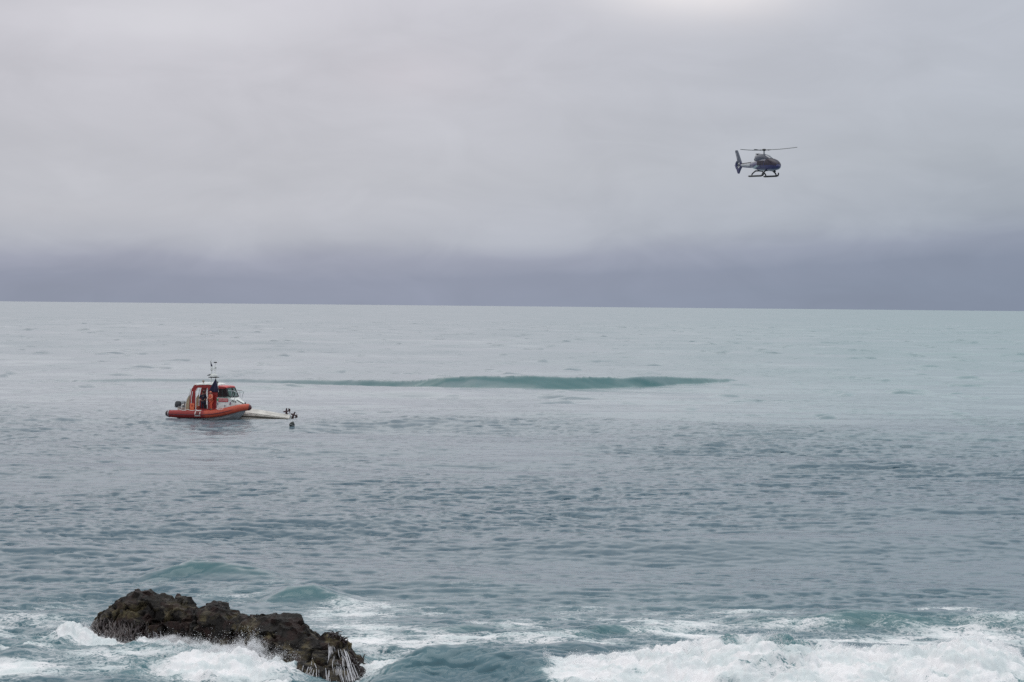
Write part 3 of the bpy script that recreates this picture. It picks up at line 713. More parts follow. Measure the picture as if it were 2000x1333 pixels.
def onboat(x, y, z): p = BM @ Vector((x, y, z)); return (p.x, p.y, p.z)
person(onboat(-.32, -.72, .66), YAW - math.pi / 2 + .5, 'person in dark navy clothes standing in the open side of the red boat cabin', dict(armR=((.05, -.30, 1.18), (.26, -.24, 1.08)), armL=((.06, .29, 1.17), (.28, .16, 1.12)),
       legR=((.03, -.11, .50), (0, -.12, .09)), legL=((.02, .11, .50), (-.02, .12, .09))), (M_navy, M_navy, M_hair), h=1.86)
person(onboat(.74, -1.14, .86), YAW - math.pi / 2 - .5, 'person in orange red gear standing on the side deck beneath the dark flag', dict(armR=((.10, -.30, 1.20), (.25, -.34, 1.00)), armL=((.12, .28, 1.20), (.33, .22, 1.10)),
       legR=((.06, -.10, .50), (.0, -.12, .09)), legL=((.10, .10, .50), (.04, .12, .09))), (M_pinkish, M_susuit, M_pinkish, M_susuit), .06, 1.68)

# ------------------------------------------------------------------ overturned boat
cp = at(450, 822, D0 + .9)
cap = thing('overturned_boat', 'white hull of an overturned motorboat with its outboards in the air', 'boat', (cp[0], D0 + .9, 0), (0, 0, math.radians(-4)))
S = []
# x from bow (left) to stern (right); keel height, chine and gunwale heights
for x, hb, zk, zc, zg in [(-.55, .05, .55, .50, .30), (-.1, .45, .86, .62, .12), (.6, .80, 1.00, .66, .02), (1.5, .98, .98, .60, -.05), (2.6, 1.02, .84, .50, -.10), (3.7, 1.02, .68, .38, -.14), (4.7, 1.0, .52, .26, -.18), (5.45, .98, .38, .16, -.22)]:
    S.append([(x, -hb * 1.04, zg - .35), (x, -hb * 1.04, zg), (x, -hb, zg + .06), (x, -hb * .86, zc - .05), (x, -hb * .80, zc), (x, -hb * .42, (zc + zk) / 2 + .03), (x, -hb * .38, (zc + zk) / 2 + .07), (x, -.05, zk - .01), (x, 0, zk + .03), (x, .05, zk - .01),
              (x, hb * .38, (zc + zk) / 2 + .07), (x, hb * .42, (zc + zk) / 2 + .03), (x, hb * .80, zc), (x, hb * .86, zc - .05), (x, hb, zg + .06), (x, hb * 1.04, zg), (x, hb * 1.04, zg - .35)])
S = [[tuple(p) for p in r] for r in S]
hl = MB().loft(S).build('hull', M_offwhite, cap, 28)
for sy in (-1, 1):
    P = [(-.1, sy * .52, .36), (.6, sy * .88, .32), (1.5, sy * 1.04, .30), (2.6, sy * 1.08, .28), (3.7, sy * 1.07, .22), (4.7, sy * 1.05, .15), (5.5, sy * 1.0, .08)]
    MB().tube(P, [.03, .04, .05, .09, .085, .08, .06], 6).build('rub_rail', paint('dark_olive_rubber', (.06, .055, .04), .6), hl)
    P2 = [(.6, sy * .66, .71), (2.6, sy * .84, .53), (4.7, sy * .83, .29), (5.45, sy * .82, .19)]
    MB().tube(P2, .025, 5).build('spray_strake', M_offwhite, hl)
MB().prism([(2.4, .86), (5.4, .40), (5.4, .34), (2.4, .80)], .40, .44).build('keel_stripe', M_grey, hl)
M_motor = paint('dark_maroon_motor', (.055, .022, .028), .35)
for k, (x, y, z, tilt) in enumerate(((5.05, .35, .30, -.15), (5.62, -.15, .05, .28))):
    ob = MB()
    ob.prism([(-.10, -.1), (.12, -.1), (.09, .38), (-.07, .38)], -.05, .05)                     # leg
    ob.tube([(-.30, 0, .44), (-.16, 0, .44), (.10, 0, .44), (.24, 0, .44)], [.02, .075, .075, .05], 10)   # gearcase
    ob.prism([(-.06, .48), (.12, .48), (.14, .74), (.04, .72)], -.018, .018)                    # skeg
    ob.box((.06, 0, .22), (.42, .24, .025))                                                     # cavitation plate
    o = ob.build('outboard_motor', M_motor, cap); o.location = (x, y, z); o.rotation_euler = (0, tilt, math.radians(25 if k == 0 else -12))
    pb = MB(); pb.tube([(.22, 0, .44), (.40, 0, .44)], [.055, .03], 8)
    for b in range(4):
        a0 = b * 2 * math.pi / 4 + .5; q = []
        for r_, wd, tw in ((.05, .05, .5), (.13, .19, .4), (.20, .22, .3), (.26, .17, .25)):
            for s_ in (-1, 1):
                q.append((.31 + s_ * wd * math.sin(tw), r_ * math.cos(a0 + s_ * wd / max(r_, .08) * .55), .44 + r_ * math.sin(a0 + s_ * wd / max(r_, .08) * .55)))
        for s_ in (0, 2, 4): pb.add([q[s_], q[s_ + 1], q[s_ + 3], q[s_ + 2]], [(0, 1, 2, 3)])
    pr = pb.build('propeller', M_motor, o, 50); sd2 = pr.modifiers.new('thickness', 'SOLIDIFY'); sd2.thickness = .012
# small dark float
fp = sea(570, 833)
fbm_ = MB(); R = []
for z, r_ in [(-.18, .05), (-.10, .17), (0, .215), (.10, .20), (.20, .15), (.28, .07), (.31, .02)]:
    R.append([((r_ * 1.15) * math.cos(t) + .25 * (z) * .2, r_ * math.sin(t), z) for t in np.linspace(0, 2 * math.pi, 16, endpoint=False)])
bu = thing('float', 'small round dark float bobbing in front of the overturned boat', 'float', (fp[0], fp[1], sea_h(fp[0], fp[1]) + .06), (.1, .25, 0))
bd = fbm_.loft(R).build('buoy_body', paint('black_green_plastic', (.02, .028, .026), .5), bu)
MB().tube([(.02 + .05 * math.cos(a), 0, .31 + .05 * math.sin(a)) for a in np.linspace(-.3, math.pi + .3, 9)], .014, 5).build('lifting_ring', M_grey, bu)
MB().tube([(.23 * math.cos(a), .205 * math.sin(a), .04) for a in np.linspace(0, 2 * math.pi, 20)], .018, 5).build('rope_band', M_grey, bu)
# ------------------------------------------------------------------ helicopter
HD = 306.0; hp = at(1492, 344.5, HD)
heli = thing('helicopter', 'dark navy helicopter with enclosed tail rotor and landing skids, hovering above the sea', 'helicopter', tuple(hp), (math.radians(1.0), math.radians(1.0), math.radians(-60)))
M_hnavy, s = newmat('helicopter_paint')
p_ = s.n('ShaderNodeTexCoord').outputs['Object']; n_ = s.noise(p_, 2.0, 4, .6)
hs = s.n('ShaderNodeSeparateXYZ'); s.link(p_, hs.inputs[0])
swz = s.m('ADD', hs.outputs[2], s.m('MULTIPLY', hs.outputs[0], -.28))        # pale swoosh rising towards the tail
sw = s.m('MULTIPLY', s.sm(swz, 1.30, 1.36), s.sm(swz, 1.62, 1.56)); sw = s.m('MULTIPLY', sw, s.sm(hs.outputs[0], 1.0, .2))
hc = s.mix(n_, (.010, .012, .075), (.024, .024, .130)); hc = s.mix(s.sm(hs.outputs[2], 1.7, 2.3), hc, (.065, .078, .115)); hc = s.mix(s.m('MULTIPLY', sw, .9), hc, (.30, .42, .45))  # upper body paler: a highlight painted into the navy
outp(s, pbsdf(s, Base_Color=hc, Roughness=.22, Coat_Weight=.6).outputs[0])
M_hglass = paint('tinted_bubble_glass', (.018, .012, .028), .38, wear=.3, Specular_IOR_Level=.3)
M_hwhite = paint('pale_tail_paint', (.50, .52, .55), .35)
M_blade = paint('blade_grey', (.07, .08, .085), .5)
M_hblack = paint('helicopter_black', (.012, .013, .016), .45)
def hsec(x, hw, z0, z1, n=22, pw=2.4, fl=0):
    cz, hz = (z0 + z1) / 2, (z1 - z0) / 2; R = []
    for t in np.linspace(0, 2 * math.pi, n, endpoint=False):
        c, q = math.cos(t), math.sin(t)
        R.append((x, hw * math.copysign(abs(c) ** (2 / pw), c), cz + hz * math.copysign(abs(q) ** (2 / pw), q)))
    return R
R = [hsec(*a) for a in [(-2.9, .24, 1.30, 1.88), (-2.3, .52, 1.12, 1.98), (-1.7, .78, .94, 2.10), (-1.0, .86, .82, 2.16), (-.3, .93, .70, 2.28), (.5, .96, .66, 2.36), (1.2, .97, .66, 2.34), (1.8, .95, .67, 2.28), (2.3, .88, .69, 2.14), (2.7, .75, .75, 1.93), (3.0, .56, .86, 1.68), (3.2, .33, 1.0, 1.45), (3.28, .08, 1.16, 1.26)]]
fus = MB().loft(R).build('fuselage', M_hnavy, heli, 60)
# bubble canopy: a shell just outside the nose, above the belt line
def shell(rows, z_lo_at, off=.012):
    pass
Rg = []
for x, hw, z0, z1 in [(1.28, .97, .66, 2.34), (1.8, .95, .67, 2.28), (2.3, .88, .69, 2.14), (2.7, .75, .75, 1.93), (3.0, .56, .86, 1.70), (3.16, .37, .98, 1.52)]:
    cz, hz = (z0 + z1) / 2, (z1 - z0) / 2; row = []
    lo = -.10 + .10 * (x - 1.28)
    for t in np.linspace(lo, math.pi - lo, 21):
        c, q = math.cos(t), math.sin(t)
        row.append((x + .012, (hw + .014) * math.copysign(abs(c) ** (2 / 2.4), c), cz + (hz + .014) * math.copysign(abs(q) ** (2 / 2.4), q)))
    Rg.append(row)
cano = MB().loft(Rg, False, False).build('canopy', M_hglass, heli, 60)
MB().tube([(1.30, 0, 2.37), (1.8, 0, 2.31), (2.3, 0, 2.17), (2.7, 0, 1.96), (3.0, 0, 1.73), (3.16, 0, 1.55)], .025, 6).build('centre_post', M_hnavy, cano)
for sy in (-1, 1):
    for xa, xb in ((.52, 1.16), (-.32, .42)):
        w = []
        for x in (xa, xb):
            hw = .945 if x < 0 else .975
            w.append([(x, sy * (hw + .004), 1.40), (x, sy * (hw + .004), 1.68), (x + (-.06 if x == xa else .04), sy * (hw - .05), 2.02)])
        MB().loft(w, False, False).build('side_window', M_hglass, fus)
    MB().tube([(.47, sy * .98, .95), (.47, sy * .985, 1.5), (.45, sy * .90, 2.1)], .012, 5).build('door_seam', M_hblack, fus)
# engine cowling and mast fairing
R = [hsec(*a, 18, 2.6) for a in [(-1.45, .50, 1.95, 2.78), (-1.30, .60, 1.90, 2.92), (-.7, .66, 1.9, 2.98), (0, .64, 2.0, 2.98), (.6, .58, 2.0, 2.88), (1.1, .50, 2.0, 2.66), (1.6, .34, 2.0, 2.38)]]
cow = MB().loft(R).build('engine_cowling', M_hnavy, heli, 45)
mb = MB(); mb.tube([(-1.40, 0, 2.38), (-1.75, 0, 2.30), (-1.98, 0, 2.24)], [.20, .19, .20], 12); mb.build('exhaust', M_hblack, cow)
MB().box((-1.15, 0, 2.96), (.5, .8, .10)).build('cowling_lip', M_hblack, cow)
for sy in (-1, 1): MB().box((.55, sy * .47, 2.58), (.55, .05, .22)).build('air_intake', M_hblack, cow)
# tail boom with dark top and bottom edges
R = [hsec(*a, 16, 2.0) for a in [(-2.7, .27, 1.30, 1.86), (-3.9, .20, 1.36, 1.82), (-5.1, .15, 1.42, 1.76)]]
boom = MB().loft(R).build('tail_boom', M_hwhite, heli, 50)
MB().tube([(-2.3, 0, 1.90), (-3.8, 0, 1.82), (-5.1, 0, 1.76)], [.10, .10, .09], 8).build('boom_stripe', M_hblack, boom)
MB().tube([(-2.1, 0, 1.25), (-3.8, 0, 1.34), (-5.1, 0, 1.42)], [.14, .12, .09], 8).build('boom_stripe', M_hnavy, boom)
# enclosed tail rotor and fin
fin = MB(); cx, cz = -5.72, 1.62; ro, ri = .66, .44; outer = []; n = 40
for i in range(n):
    t = 2 * math.pi * i / n; outer.append((cx + ro * math.cos(t), cz + ro * math.sin(t)))
inner = [(cx + ri * math.cos(2 * math.pi * i / n), cz + ri * math.sin(2 * math.pi * i / n)) for i in range(n)]
v = []; f = []
for y in (-.14, .14): v += [(a, y, b) for a, b in outer] + [(a, y, b) for a, b in inner]
for i in range(n):
    j = (i + 1) % n
    f += [(i, j, n + j, n + i), (2 * n + i, 3 * n + i, 3 * n + j, 2 * n + j), (i, 2 * n + i, 2 * n + j, j), (n + i, n + j, 3 * n + j, 3 * n + i)]
fin.add(v, f); shr = fin.build('tail_rotor_shroud', M_hnavy, heli, 40)
tr = MB(); tr.tube([(cx, -.10, cz), (cx, .10, cz)], .11, 10)
for b in range(8):
    a = 2 * math.pi * b / 8 + .1; tr.box((cx + .27 * math.cos(a), 0, cz + .27 * math.sin(a)), (.34, .02, .07), Matrix.Rotation(-a, 3, 'Y'), bev=0)
tr.build('tail_rotor', M_hblack, shr)
tf = MB().prism([(-5.42, 2.18), (-5.95, 2.26), (-6.42, 3.42), (-6.38, 3.64), (-6.10, 3.64), (-5.85, 3.25), (-5.05, 1.85)], -.11, .11).build('tail_fin', M_hnavy, heli, 30)
MB().prism([(-5.85, 2.5), (-5.95, 2.5), (-6.25, 3.3), (-6.17, 3.33)], -.118, .118).build('fin_marking', M_hwhite, tf)
MB().prism([(-5.3, 1.10), (-6.15, 1.18), (-5.85, .55), (-5.70, .48)], -.12, .12).build('lower_fin', M_hnavy, heli, 30)
hst = MB()
for sy in (-1, 1): hst.loft([[(-5.02, sy * .10, 1.52), (-5.25, sy * .10, 1.58), (-5.50, sy * .10, 1.53), (-5.25, sy * .10, 1.48)], [(-5.12, sy * .95, 1.52), (-5.3, sy * .95, 1.56), (-5.48, sy * .95, 1.53), (-5.3, sy * .95, 1.49)]])
hst.build('horizontal_stabiliser', M_hnavy, heli)
# skids
for sy in (-1, 1):
    P = [(-1.75, sy * 1.25, .02), (-1.5, sy * 1.25, 0), (1.1, sy * 1.25, 0), (1.4, sy * 1.25, .06), (1.62, sy * 1.2, .26), (1.68, sy * 1.12, .42)]
    sk_ = MB().tube(P, [.08, .12, .12, .12, .10, .08], 8).build('skid', M_hblack, heli)
    MB().box((-.05, sy * 1.22, .10), (2.1, .26, .045)).build('skid_step', M_grey, sk_)
for x in (-1.15, 1.15):
    MB().tube([(x, -1.2, .02), (x, -1.05, .34), (x, -.55, .70), (x, 0, .74), (x, .55, .70), (x, 1.05, .34), (x, 1.2, .02)], .095, 8).build('cross_tube', M_hblack, heli)
mb = MB(); mb.ball((1.9, .35, .58), .17); mb.tube([(1.9, .35, .6), (1.9, .35, .8)], .05, 6); mb.build('camera_turret', M_hblack, heli)
# rotor
mb = MB(); mb.tube([(0, 0, 2.85), (0, 0, 3.46)], [.13, .08], 10); mst = mb.build('rotor_mast', M_grey, heli)
mb = MB(); mb.tube([(0, 0, 3.34), (0, 0, 3.42), (0, 0, 3.56), (0, 0, 3.62)], [.16, .27, .26, .12], 14)
hubo = mb.build('rotor_hub', M_hblack, heli)
for b in range(3):
    a = math.radians(60 + 8 + 120 * b)
    d = Vector((math.cos(a), math.sin(a), 0)); q = Vector((-d.y, d.x, 0)); rings = []
    for r_, ch, zz in [(.30, .10, 3.46), (.55, .10, 3.465), (.75, .07, 3.465), (1.0, .17, 3.47), (2.0, .18, 3.48), (3.0, .18, 3.53), (4.0, .18, 3.60), (4.40, .17, 3.63), (4.50, .10, 3.64)]:
        o = d * r_ + Vector((0, 0, zz + .045 * r_ * (d.x * .5 + d.y * .866) - .05 * r_ * (d.x * .866 - d.y * .5))); th = .045 if r_ > .8 else .06; q = Vector((-d.y, d.x, .16))
        rings.append([o - q * ch, o + Vector((0, 0, th)) - q * ch * .3, o + q * ch, o - Vector((0, 0, th)) - q * ch * .3])
    bl_ = MB().loft([[tuple(p) for p in r] for r in rings]).build('rotor_blade', M_blade, heli, 50)
    MB().ball(tuple(d * .62 + Vector((0, 0, 3.47))), (.13, .13, .08), 10, 6).build('blade_grip', M_hblack, bl_)
MB().tube([(-.35, 0, 3.42), (-.35, 0, 3.44)], .01, 4).build('pitch_link', M_grey, hubo)

# ------------------------------------------------------------------ rock outcrop
RK = [  # X, top Y, depth, half width (m), half depth (m)
    (212, 1192, 70.6, .42, .70), (240, 1168, 70.6, .50, .9), (275, 1158, 70.5, .60, 1.05), (305, 1170, 70.3, .45, .9), (345, 1168, 70.0, .50, .95), (372, 1187, 69.6, .40, .85),
    (400, 1183, 69.0, .45, .9), (430, 1178, 68.6, .50, .9), (462, 1190, 68.0, .42, .95), (490, 1208, 67.2, .45, 1.1), (530, 1203, 66.4, .62, 1.3), (562, 1212, 65.9, .60, 1.3),
    (598, 1232, 65.4, .50, 1.2), (634, 1250, 65.0, .42, 1.0), (665, 1253, 64.7, .36, .85), (690, 1285, 64.4, .34, .75), (708, 1306, 63.8, .36, .75), (722, 1335, 63.4, .34, .7), (660, 1285, 63.9, .55, .9), (610, 1282, 64.1, .65, 1.0), (690, 1312, 63.3, .5, .7), (560, 1275, 64.6, .7, .9), (640, 1310, 63.2, .8, .7), (520, 1255, 65.3, .85, 1.0), (250, 1225, 69.9, .75, .8), (190, 1238, 70.4, .32, .6)]
rb = MB(); random.seed(4)
for X, Y, d, hx_, hy_ in RK:
    t = at(X, Y, d); zt = t[2]; n1 = 16; rings = []
    for i in range(11):
        ph = math.pi * i / 10; q = abs(math.sin(ph)) ** .62; cc = math.copysign(abs(math.cos(ph)) ** .8, math.cos(ph))
        rings.append([(t[0] + hx_ * 1.08 * max(q, .02) * math.copysign(abs(math.cos(a)) ** .8, math.cos(a)) * (1 + .25 * (1 - cc) / 2), d + hy_ * max(q, .02) * math.copysign(abs(math.sin(a)) ** .8, math.sin(a)) * (1 + .25 * (1 - cc) / 2), (zt - .9) / 2 + (zt + .9) / 2 * cc) for a in np.linspace(0, 2 * math.pi, n1, endpoint=False)])
    rb.loft(rings)
m_tmp = paint('tmp', (.1, .1, .1)); ro_ = rb.build('rock_tmp', m_tmp)
md = ro_.modifiers.new('r', 'REMESH'); md.mode = 'VOXEL'; md.voxel_size = .03
md2 = ro_.modifiers.new('sm', 'SMOOTH'); md2.iterations = 3; md2.factor = .5
dg = bpy.context.evaluated_depsgraph_get(); rm = bpy.data.meshes.new_from_object(ro_.evaluated_get(dg)); bpy.data.objects.remove(ro_)
n = len(rm.vertices); co = np.empty(n * 3, np.float32); rm.vertices.foreach_get('co', co); co = co.reshape(-1, 3).astype(np.float64)
no = np.empty(n * 3, np.float32); rm.vertices.foreach_get('normal', no); no = no.reshape(-1, 3).astype(np.float64)
x, y, z = co.T
from mathutils.kdtree import KDTree
def facet(co, no, nsite, amt, jit, seed):
    """flatten the surface into rough planar facets, as broken rock has"""
    r = np.random.RandomState(seed); pick = r.choice(len(co), nsite, replace=False)
    kd = KDTree(nsite)
    for i_, k_ in enumerate(pick): kd.insert(co[k_] * (1, 1, 1.25), i_)
    kd.balance()
    wv = np.stack([fbm(co[:, 0] / .5, co[:, 1] / .5, co[:, 2] / .5, oct=3, seed=a_) for a_ in (1, 2, 3)], -1) * .16
    lab = np.array([kd.find(tuple(c_))[1] for c_ in (co + wv) * (1, 1, 1.25)])
    N_ = np.zeros((nsite, 3)); Cc = np.zeros((nsite, 3)); ct = np.bincount(lab, minlength=nsite)[:, None] + 1e-6
    for a_ in range(3): N_[:, a_] = np.bincount(lab, no[:, a_], nsite); Cc[:, a_] = np.bincount(lab, co[:, a_], nsite)
    N_ = N_ / (np.linalg.norm(N_, axis=1, keepdims=True) + 1e-9) + r.randn(nsite, 3) * jit; N_ /= np.linalg.norm(N_, axis=1, keepdims=True); Cc /= ct
    Cc += N_ * r.randn(nsite, 1) * .035
    dd = ((co - Cc[lab]) * N_[lab]).sum(1); return co - N_[lab] * (np.clip(dd, -.30, .30) * amt)[:, None]
co += no * (.10 * fbm(x / 1.0, y / 1.0, z / .8, oct=3, seed=1, ridged=True) - .02)[:, None]
co = facet(co, no, 90, .75, .22, 5); co = facet(co, no, 700, .65, .28, 9)
x, y, z = co.T
st = z + .18 * x + .10 * y                                             # tilted bedding
disp = .045 * fbm(x / .35, y / .35, z / .22, oct=4, gain=.6, seed=2, ridged=True) + .022 * vnoise(st / .10, x / 1.1, y / 1.1, seed=3) + .018 * fbm(x / .10, y / .10, z / .07, oct=3, gain=.6, seed=5)
crack = 1 - np.abs(fbm(x / .9 + 5, y / .9, z / .7, oct=3, seed=6)); disp -= .26 * np.clip((crack - .89) / .11, 0, 1) ** 2
co += no * (disp[:, None] - .01); rm.vertices.foreach_set('co', co.astype(np.float32).ravel()); rm.update()
rm.polygons.foreach_set('use_smooth', [True] * len(rm.polygons)); rm.set_sharp_from_angle(angle=math.radians(38))
M_rock, s = newmat('wet_dark_rock'); p_ = s.n('ShaderNodeNewGeometry').outputs['Position']
ps = s.n('ShaderNodeSeparateXYZ'); s.link(p_, ps.inputs[0])
n1 = s.noise(p_, 1.3, 6, .65, .5); n2 = s.noise(p_, 6.0, 6, .7); n3 = s.noise(s.comb(s.m('MULTIPLY', ps.outputs[0], 1.4), s.m('MULTIPLY', ps.outputs[1], 1.4), s.m('MULTIPLY', s.m('ADD', ps.outputs[2], s.m('MULTIPLY', ps.outputs[0], .18)), 7)), 1.0, 5, .65)
c = s.mix(s.sm(n2, .35, .68), (.005, .004, .004), (.017, .014, .012))
c = s.mix(s.m('MULTIPLY', s.sm(n1, .50, .62), s.sm(ps.outputs[2], 1.45, 1.0)), c, s.mix(n3, (.024, .021, .011), (.165, .132, .070)))
c = s.mix(s.m('MULTIPLY', s.sm(s.noise(p_, 2.1, 5, .6), .5, .6), .7), c, s.mix(n2, (.014, .007, .006), (.040, .019, .016)))
c = s.mix(s.m('MULTIPLY', s.sm(n3, .58, .72), .5), c, (.20, .175, .13))
c = s.mix(s.sm(s.m('ADD', ps.outputs[2], s.m('MULTIPLY', s.m('SUBTRACT', n2, .5), .7)), .55, .05), c, (.018, .014, .014))
bmp = s.n('ShaderNodeBump'); bmp.inputs['Strength'].default_value = .9; bmp.inputs['Distance'].default_value = .05
s.link(s.m('ADD', s.noise(p_, 12, 8, .75), n3), bmp.inputs['Height'])
outp(s, pbsdf(s, Base_Color=c, Roughness=s.m('SUBTRACT', s.sm(n2, .3, .7, .45, .8), s.sm(ps.outputs[2], 1.0, .2, 0.0, .15)), Specular_IOR_Level=.22, Normal=bmp.outputs[0]).outputs[0])
rm.materials.clear(); rm.materials.append(M_rock); rm.name = 'rock'
rock = bpy.data.objects.new('rock', rm); C.objects.link(rock); tag(rock, 'jagged dark brown rock outcrop with kelp standing in white surf near the shore', 'rock')
bvh = BVHTree.FromPolygons([tuple(v) for v in co], [tuple(p.vertices) for p in rm.polygons])
def front(x, z):
    h = bvh.ray_cast(Vector((x, 55, z)), Vector((0, 1, 0)), 40); return h[0]
def skyline(x):
    h = bvh.ray_cast(Vector((x, 0, 0)), Vector((0, 0, 1)))
    best = -1
    for yy in np.arange(62.5, 72, .12):
        h = bvh.ray_cast(Vector((x, yy, 4)), Vector((0, 0, -1)), 5)
        if h[0] and h[0].z > best: best = h[0].z; by = yy
    return (best, by) if best > 0 else (0, 66)

def strands(name, mat, spots, parent, lo, hi, rad, jit, off=.03, stuff=True, amp=.05):
    mb = MB()
    for (X, Y, dd) in spots:
        q = at(X, Y, dd); x, z = q[0], q[2]; L = random.uniform(lo, hi); pts = []; x0 = x; ph = random.uniform(0, 6); N = 7
        dr = random.uniform(-jit, jit)
        for i in range(N):
            zz = z - L * i / (N - 1); xx = x0 + dr * i / (N - 1) + amp * math.sin(ph + i * 1.1); h = front(xx, zz)
            if h is None:
                if pts: pts.append((xx, pts[-1][1] - .02, zz)); continue
                continue
            y_ = h.y - off - random.uniform(0, .02)
            if pts and h.y < pts[-1][1] - .35: break
            if pts: y_ = min(y_, pts[-1][1] + .05)
            pts.append((xx, y_, zz))
        if len(pts) > 2:
            r = rad * random.uniform(.6, 1.4); mb.tube(pts, [r * (1 - .55 * i / len(pts)) for i in range(len(pts))], 5, True, .6)
    if not mb.v: return None
    o = mb.build(name, mat, parent, 70)
    if stuff: o['kind'] = 'stuff'
    return o
M_kelp = paint('wet_kelp', (.030, .018, .018), .25, scale=12, wear=.4)
random.seed(21)
sp1 = [(random.uniform(180, 300), random.uniform(1205, 1240), 70) for _ in range(170)] + [(random.uniform(470, 560), random.uniform(1262, 1300), 65) for _ in range(70)]
strands('kelp', M_kelp, sp1, rock, .35, .75, .018, .25)
sp2 = [(random.uniform(636, 716), 0, 64) for _ in range(60)]
# tufts on the right shoulder
mb = MB()
for _ in range(80):
    X = random.choice([random.gauss(650, 9), random.gauss(667, 4), random.gauss(704, 6)]); q = at(X, 1280, 64.7); zt, ym = skyline(q[0])
    if zt <= 0.1: continue
    b = Vector((q[0], ym + random.uniform(-.3, .1), zt - .04)); a = random.uniform(-1.2, 1.2); l = random.uniform(.06, .20)
    mb.tube([b, b + Vector((.4 * l * a, 0, l * .7)), b + Vector((l * a, -.02, l * random.uniform(.5, 1)))], [.022, .018, .008], 5)
mb.build('kelp_tuft', M_kelp, rock, 70)['kind'] = 'stuff'
# water pouring off the rock
M_pour, s = newmat('pouring_white_water')
pn = s.noise(s.n('ShaderNodeNewGeometry').outputs['Position'], 14, 4, .6)
outp(s, pbsdf(s, Base_Color=s.mix(pn, (.22, .22, .25), (.66, .66, .68)), Roughness=.35).outputs[0])
random.seed(5)
pour = []
for _ in range(22): pour.append((random.gauss(617, 6), random.uniform(1272, 1300), 64.6))
for _ in range(60): pour.append((random.uniform(285, 480), random.uniform(1232, 1244), 69))
for _ in range(26): pour.append((random.uniform(185, 290), random.uniform(1225, 1250), 70))
def streams(n, X0, X1, Y0, spread, shift, d, seed):
    """near parallel runs of white water fanning down the face"""
    r = random.Random(seed); mb = MB()
    for _ in range(n):
        u = r.random(); xa = X0 + (X1 - X0) * u; a = at(xa, Y0 + r.uniform(-5, 8) + u * 12, d); L = 1.15; dx_ = (shift + spread * u + r.uniform(-4, 4)) / 70
        t0 = r.random() ** 1.5 * .8; t1 = min(1, t0 + r.uniform(.15, .6)); pts = []
        for k in range(9):
            t = t0 + (t1 - t0) * k / 8; h = front(a[0] + dx_ * t ** .8 + .012 * math.sin(9 * t + u * 30), a[2] - L * t)
            if h is None or (pts and abs(h.y - .02 - pts[-1][1]) > .22): break
            pts.append((h.x, h.y - .022, h.z))
        if len(pts) > 3:
            w_ = r.choice((.003, .004, .005, .007, .011)); mb.tube(pts, [w_ * (.35 + math.sin(math.pi * min(1, .15 + k / len(pts)))) for k in range(len(pts))], 5)
    return mb
sm1 = streams(190, 636, 680, 1262, 34, 12, 64.0, 3)
if sm1.v: tag(sm1.build('pouring_water', M_pour, None, 70), 'fan of white water streams pouring down the right shoulder of the rock', kind='stuff')
po = strands('pouring_water', M_pour, pour, None, .35, 1.2, .0085, .30, off=.03, stuff=True, amp=.03)
tag(po, 'thin white streams of sea water running off the dark rock', kind='stuff')

# ------------------------------------------------------------------ spray
M_spray, s = newmat('spray')
sb = pbsdf(s, Base_Color=(.86, .87, .89), Roughness=.6)
outp(s, sb.outputs[0])
rsp = np.random.RandomState(3)
def droplets(P, Rr):
    """many small octahedra as one mesh"""
    n = len(P); base = np.array([(1, 0, 0), (-1, 0, 0), (0, 1, 0), (0, -1, 0), (0, 0, 1), (0, 0, -1)], float)
    fc = np.array([(0, 2, 4), (2, 1, 4), (1, 3, 4), (3, 0, 4), (2, 0, 5), (1, 2, 5), (3, 1, 5), (0, 3, 5)])
    v = P[:, None, :] + base[None] * Rr[:, None, None] * (0.6 + .8 * rsp.rand(n, 6, 1)); f = fc[None] + 6 * np.arange(n)[:, None, None]
    me = bpy.data.meshes.new('sea_spray'); me.vertices.add(n * 6); me.vertices.foreach_set('co', v.astype(np.float32).ravel())
    f = f.reshape(-1, 3).astype(np.int32); me.loops.add(f.size); me.loops.foreach_set('vertex_index', f.ravel())
    me.polygons.add(len(f)); me.polygons.foreach_set('loop_start', np.arange(0, f.size, 3, dtype=np.int32)); me.polygons.foreach_set('loop_total', np.full(len(f), 3, np.int32))
    me.polygons.foreach_set('use_smooth', np.ones(len(f), bool)); me.update(calc_edges=True); return me
def hlook(x, y):
    r = np.clip(np.searchsorted(drow, y), 0, len(drow) - 1); c = np.clip(np.searchsorted(tcol, x / y), 0, len(tcol) - 1); return H[r, c]
A = []
def burst(X, Y, d, n, sx, sy, sz, up=1.0, lean=0.0):
    n = int(n * 1.6)
    q = at(X, Y, d); u = rsp.randn(n) * sx; v = rsp.randn(n) * sy; k = np.abs(rsp.randn(n)) ** 1.2 * sz
    cl = vnoise((q[0] + u) / .16, k / .16, seed=2)                # clump them
    keep = cl > -.25; P = np.stack([q[0] + u + lean * k, q[1] + v, np.zeros(n)], -1)
    P[:, 2] = hlook(P[:, 0], P[:, 1]) + k * up * (0.6 + .6 * rsp.rand(n)) * np.exp(-(u / (2 * sx)) ** 2) - .02
    A.append(P[keep])
for b_ in ((450, 1300, 65.4, 12000, .9, .4, .15), (400, 1280, 66.6, 9000, .8, .4, .13), (320, 1262, 68.4, 6000, .8, .3, .10), (390, 1256, 68.4, 7000, .7, .25, .12), (490, 1280, 64.6, 7000, .35, .25, .22), (540, 1325, 63.7, 6000, .5, .3, .14),
           (140, 1262, 69.8, 7000, .42, .3, .18), (165, 1250, 70.0, 3500, .25, .2, .24), (720, 1333, 63.0, 3000, .4, .2, .08), (230, 1262, 69.2, 3000, .5, .2, .07)): burst(*b_)
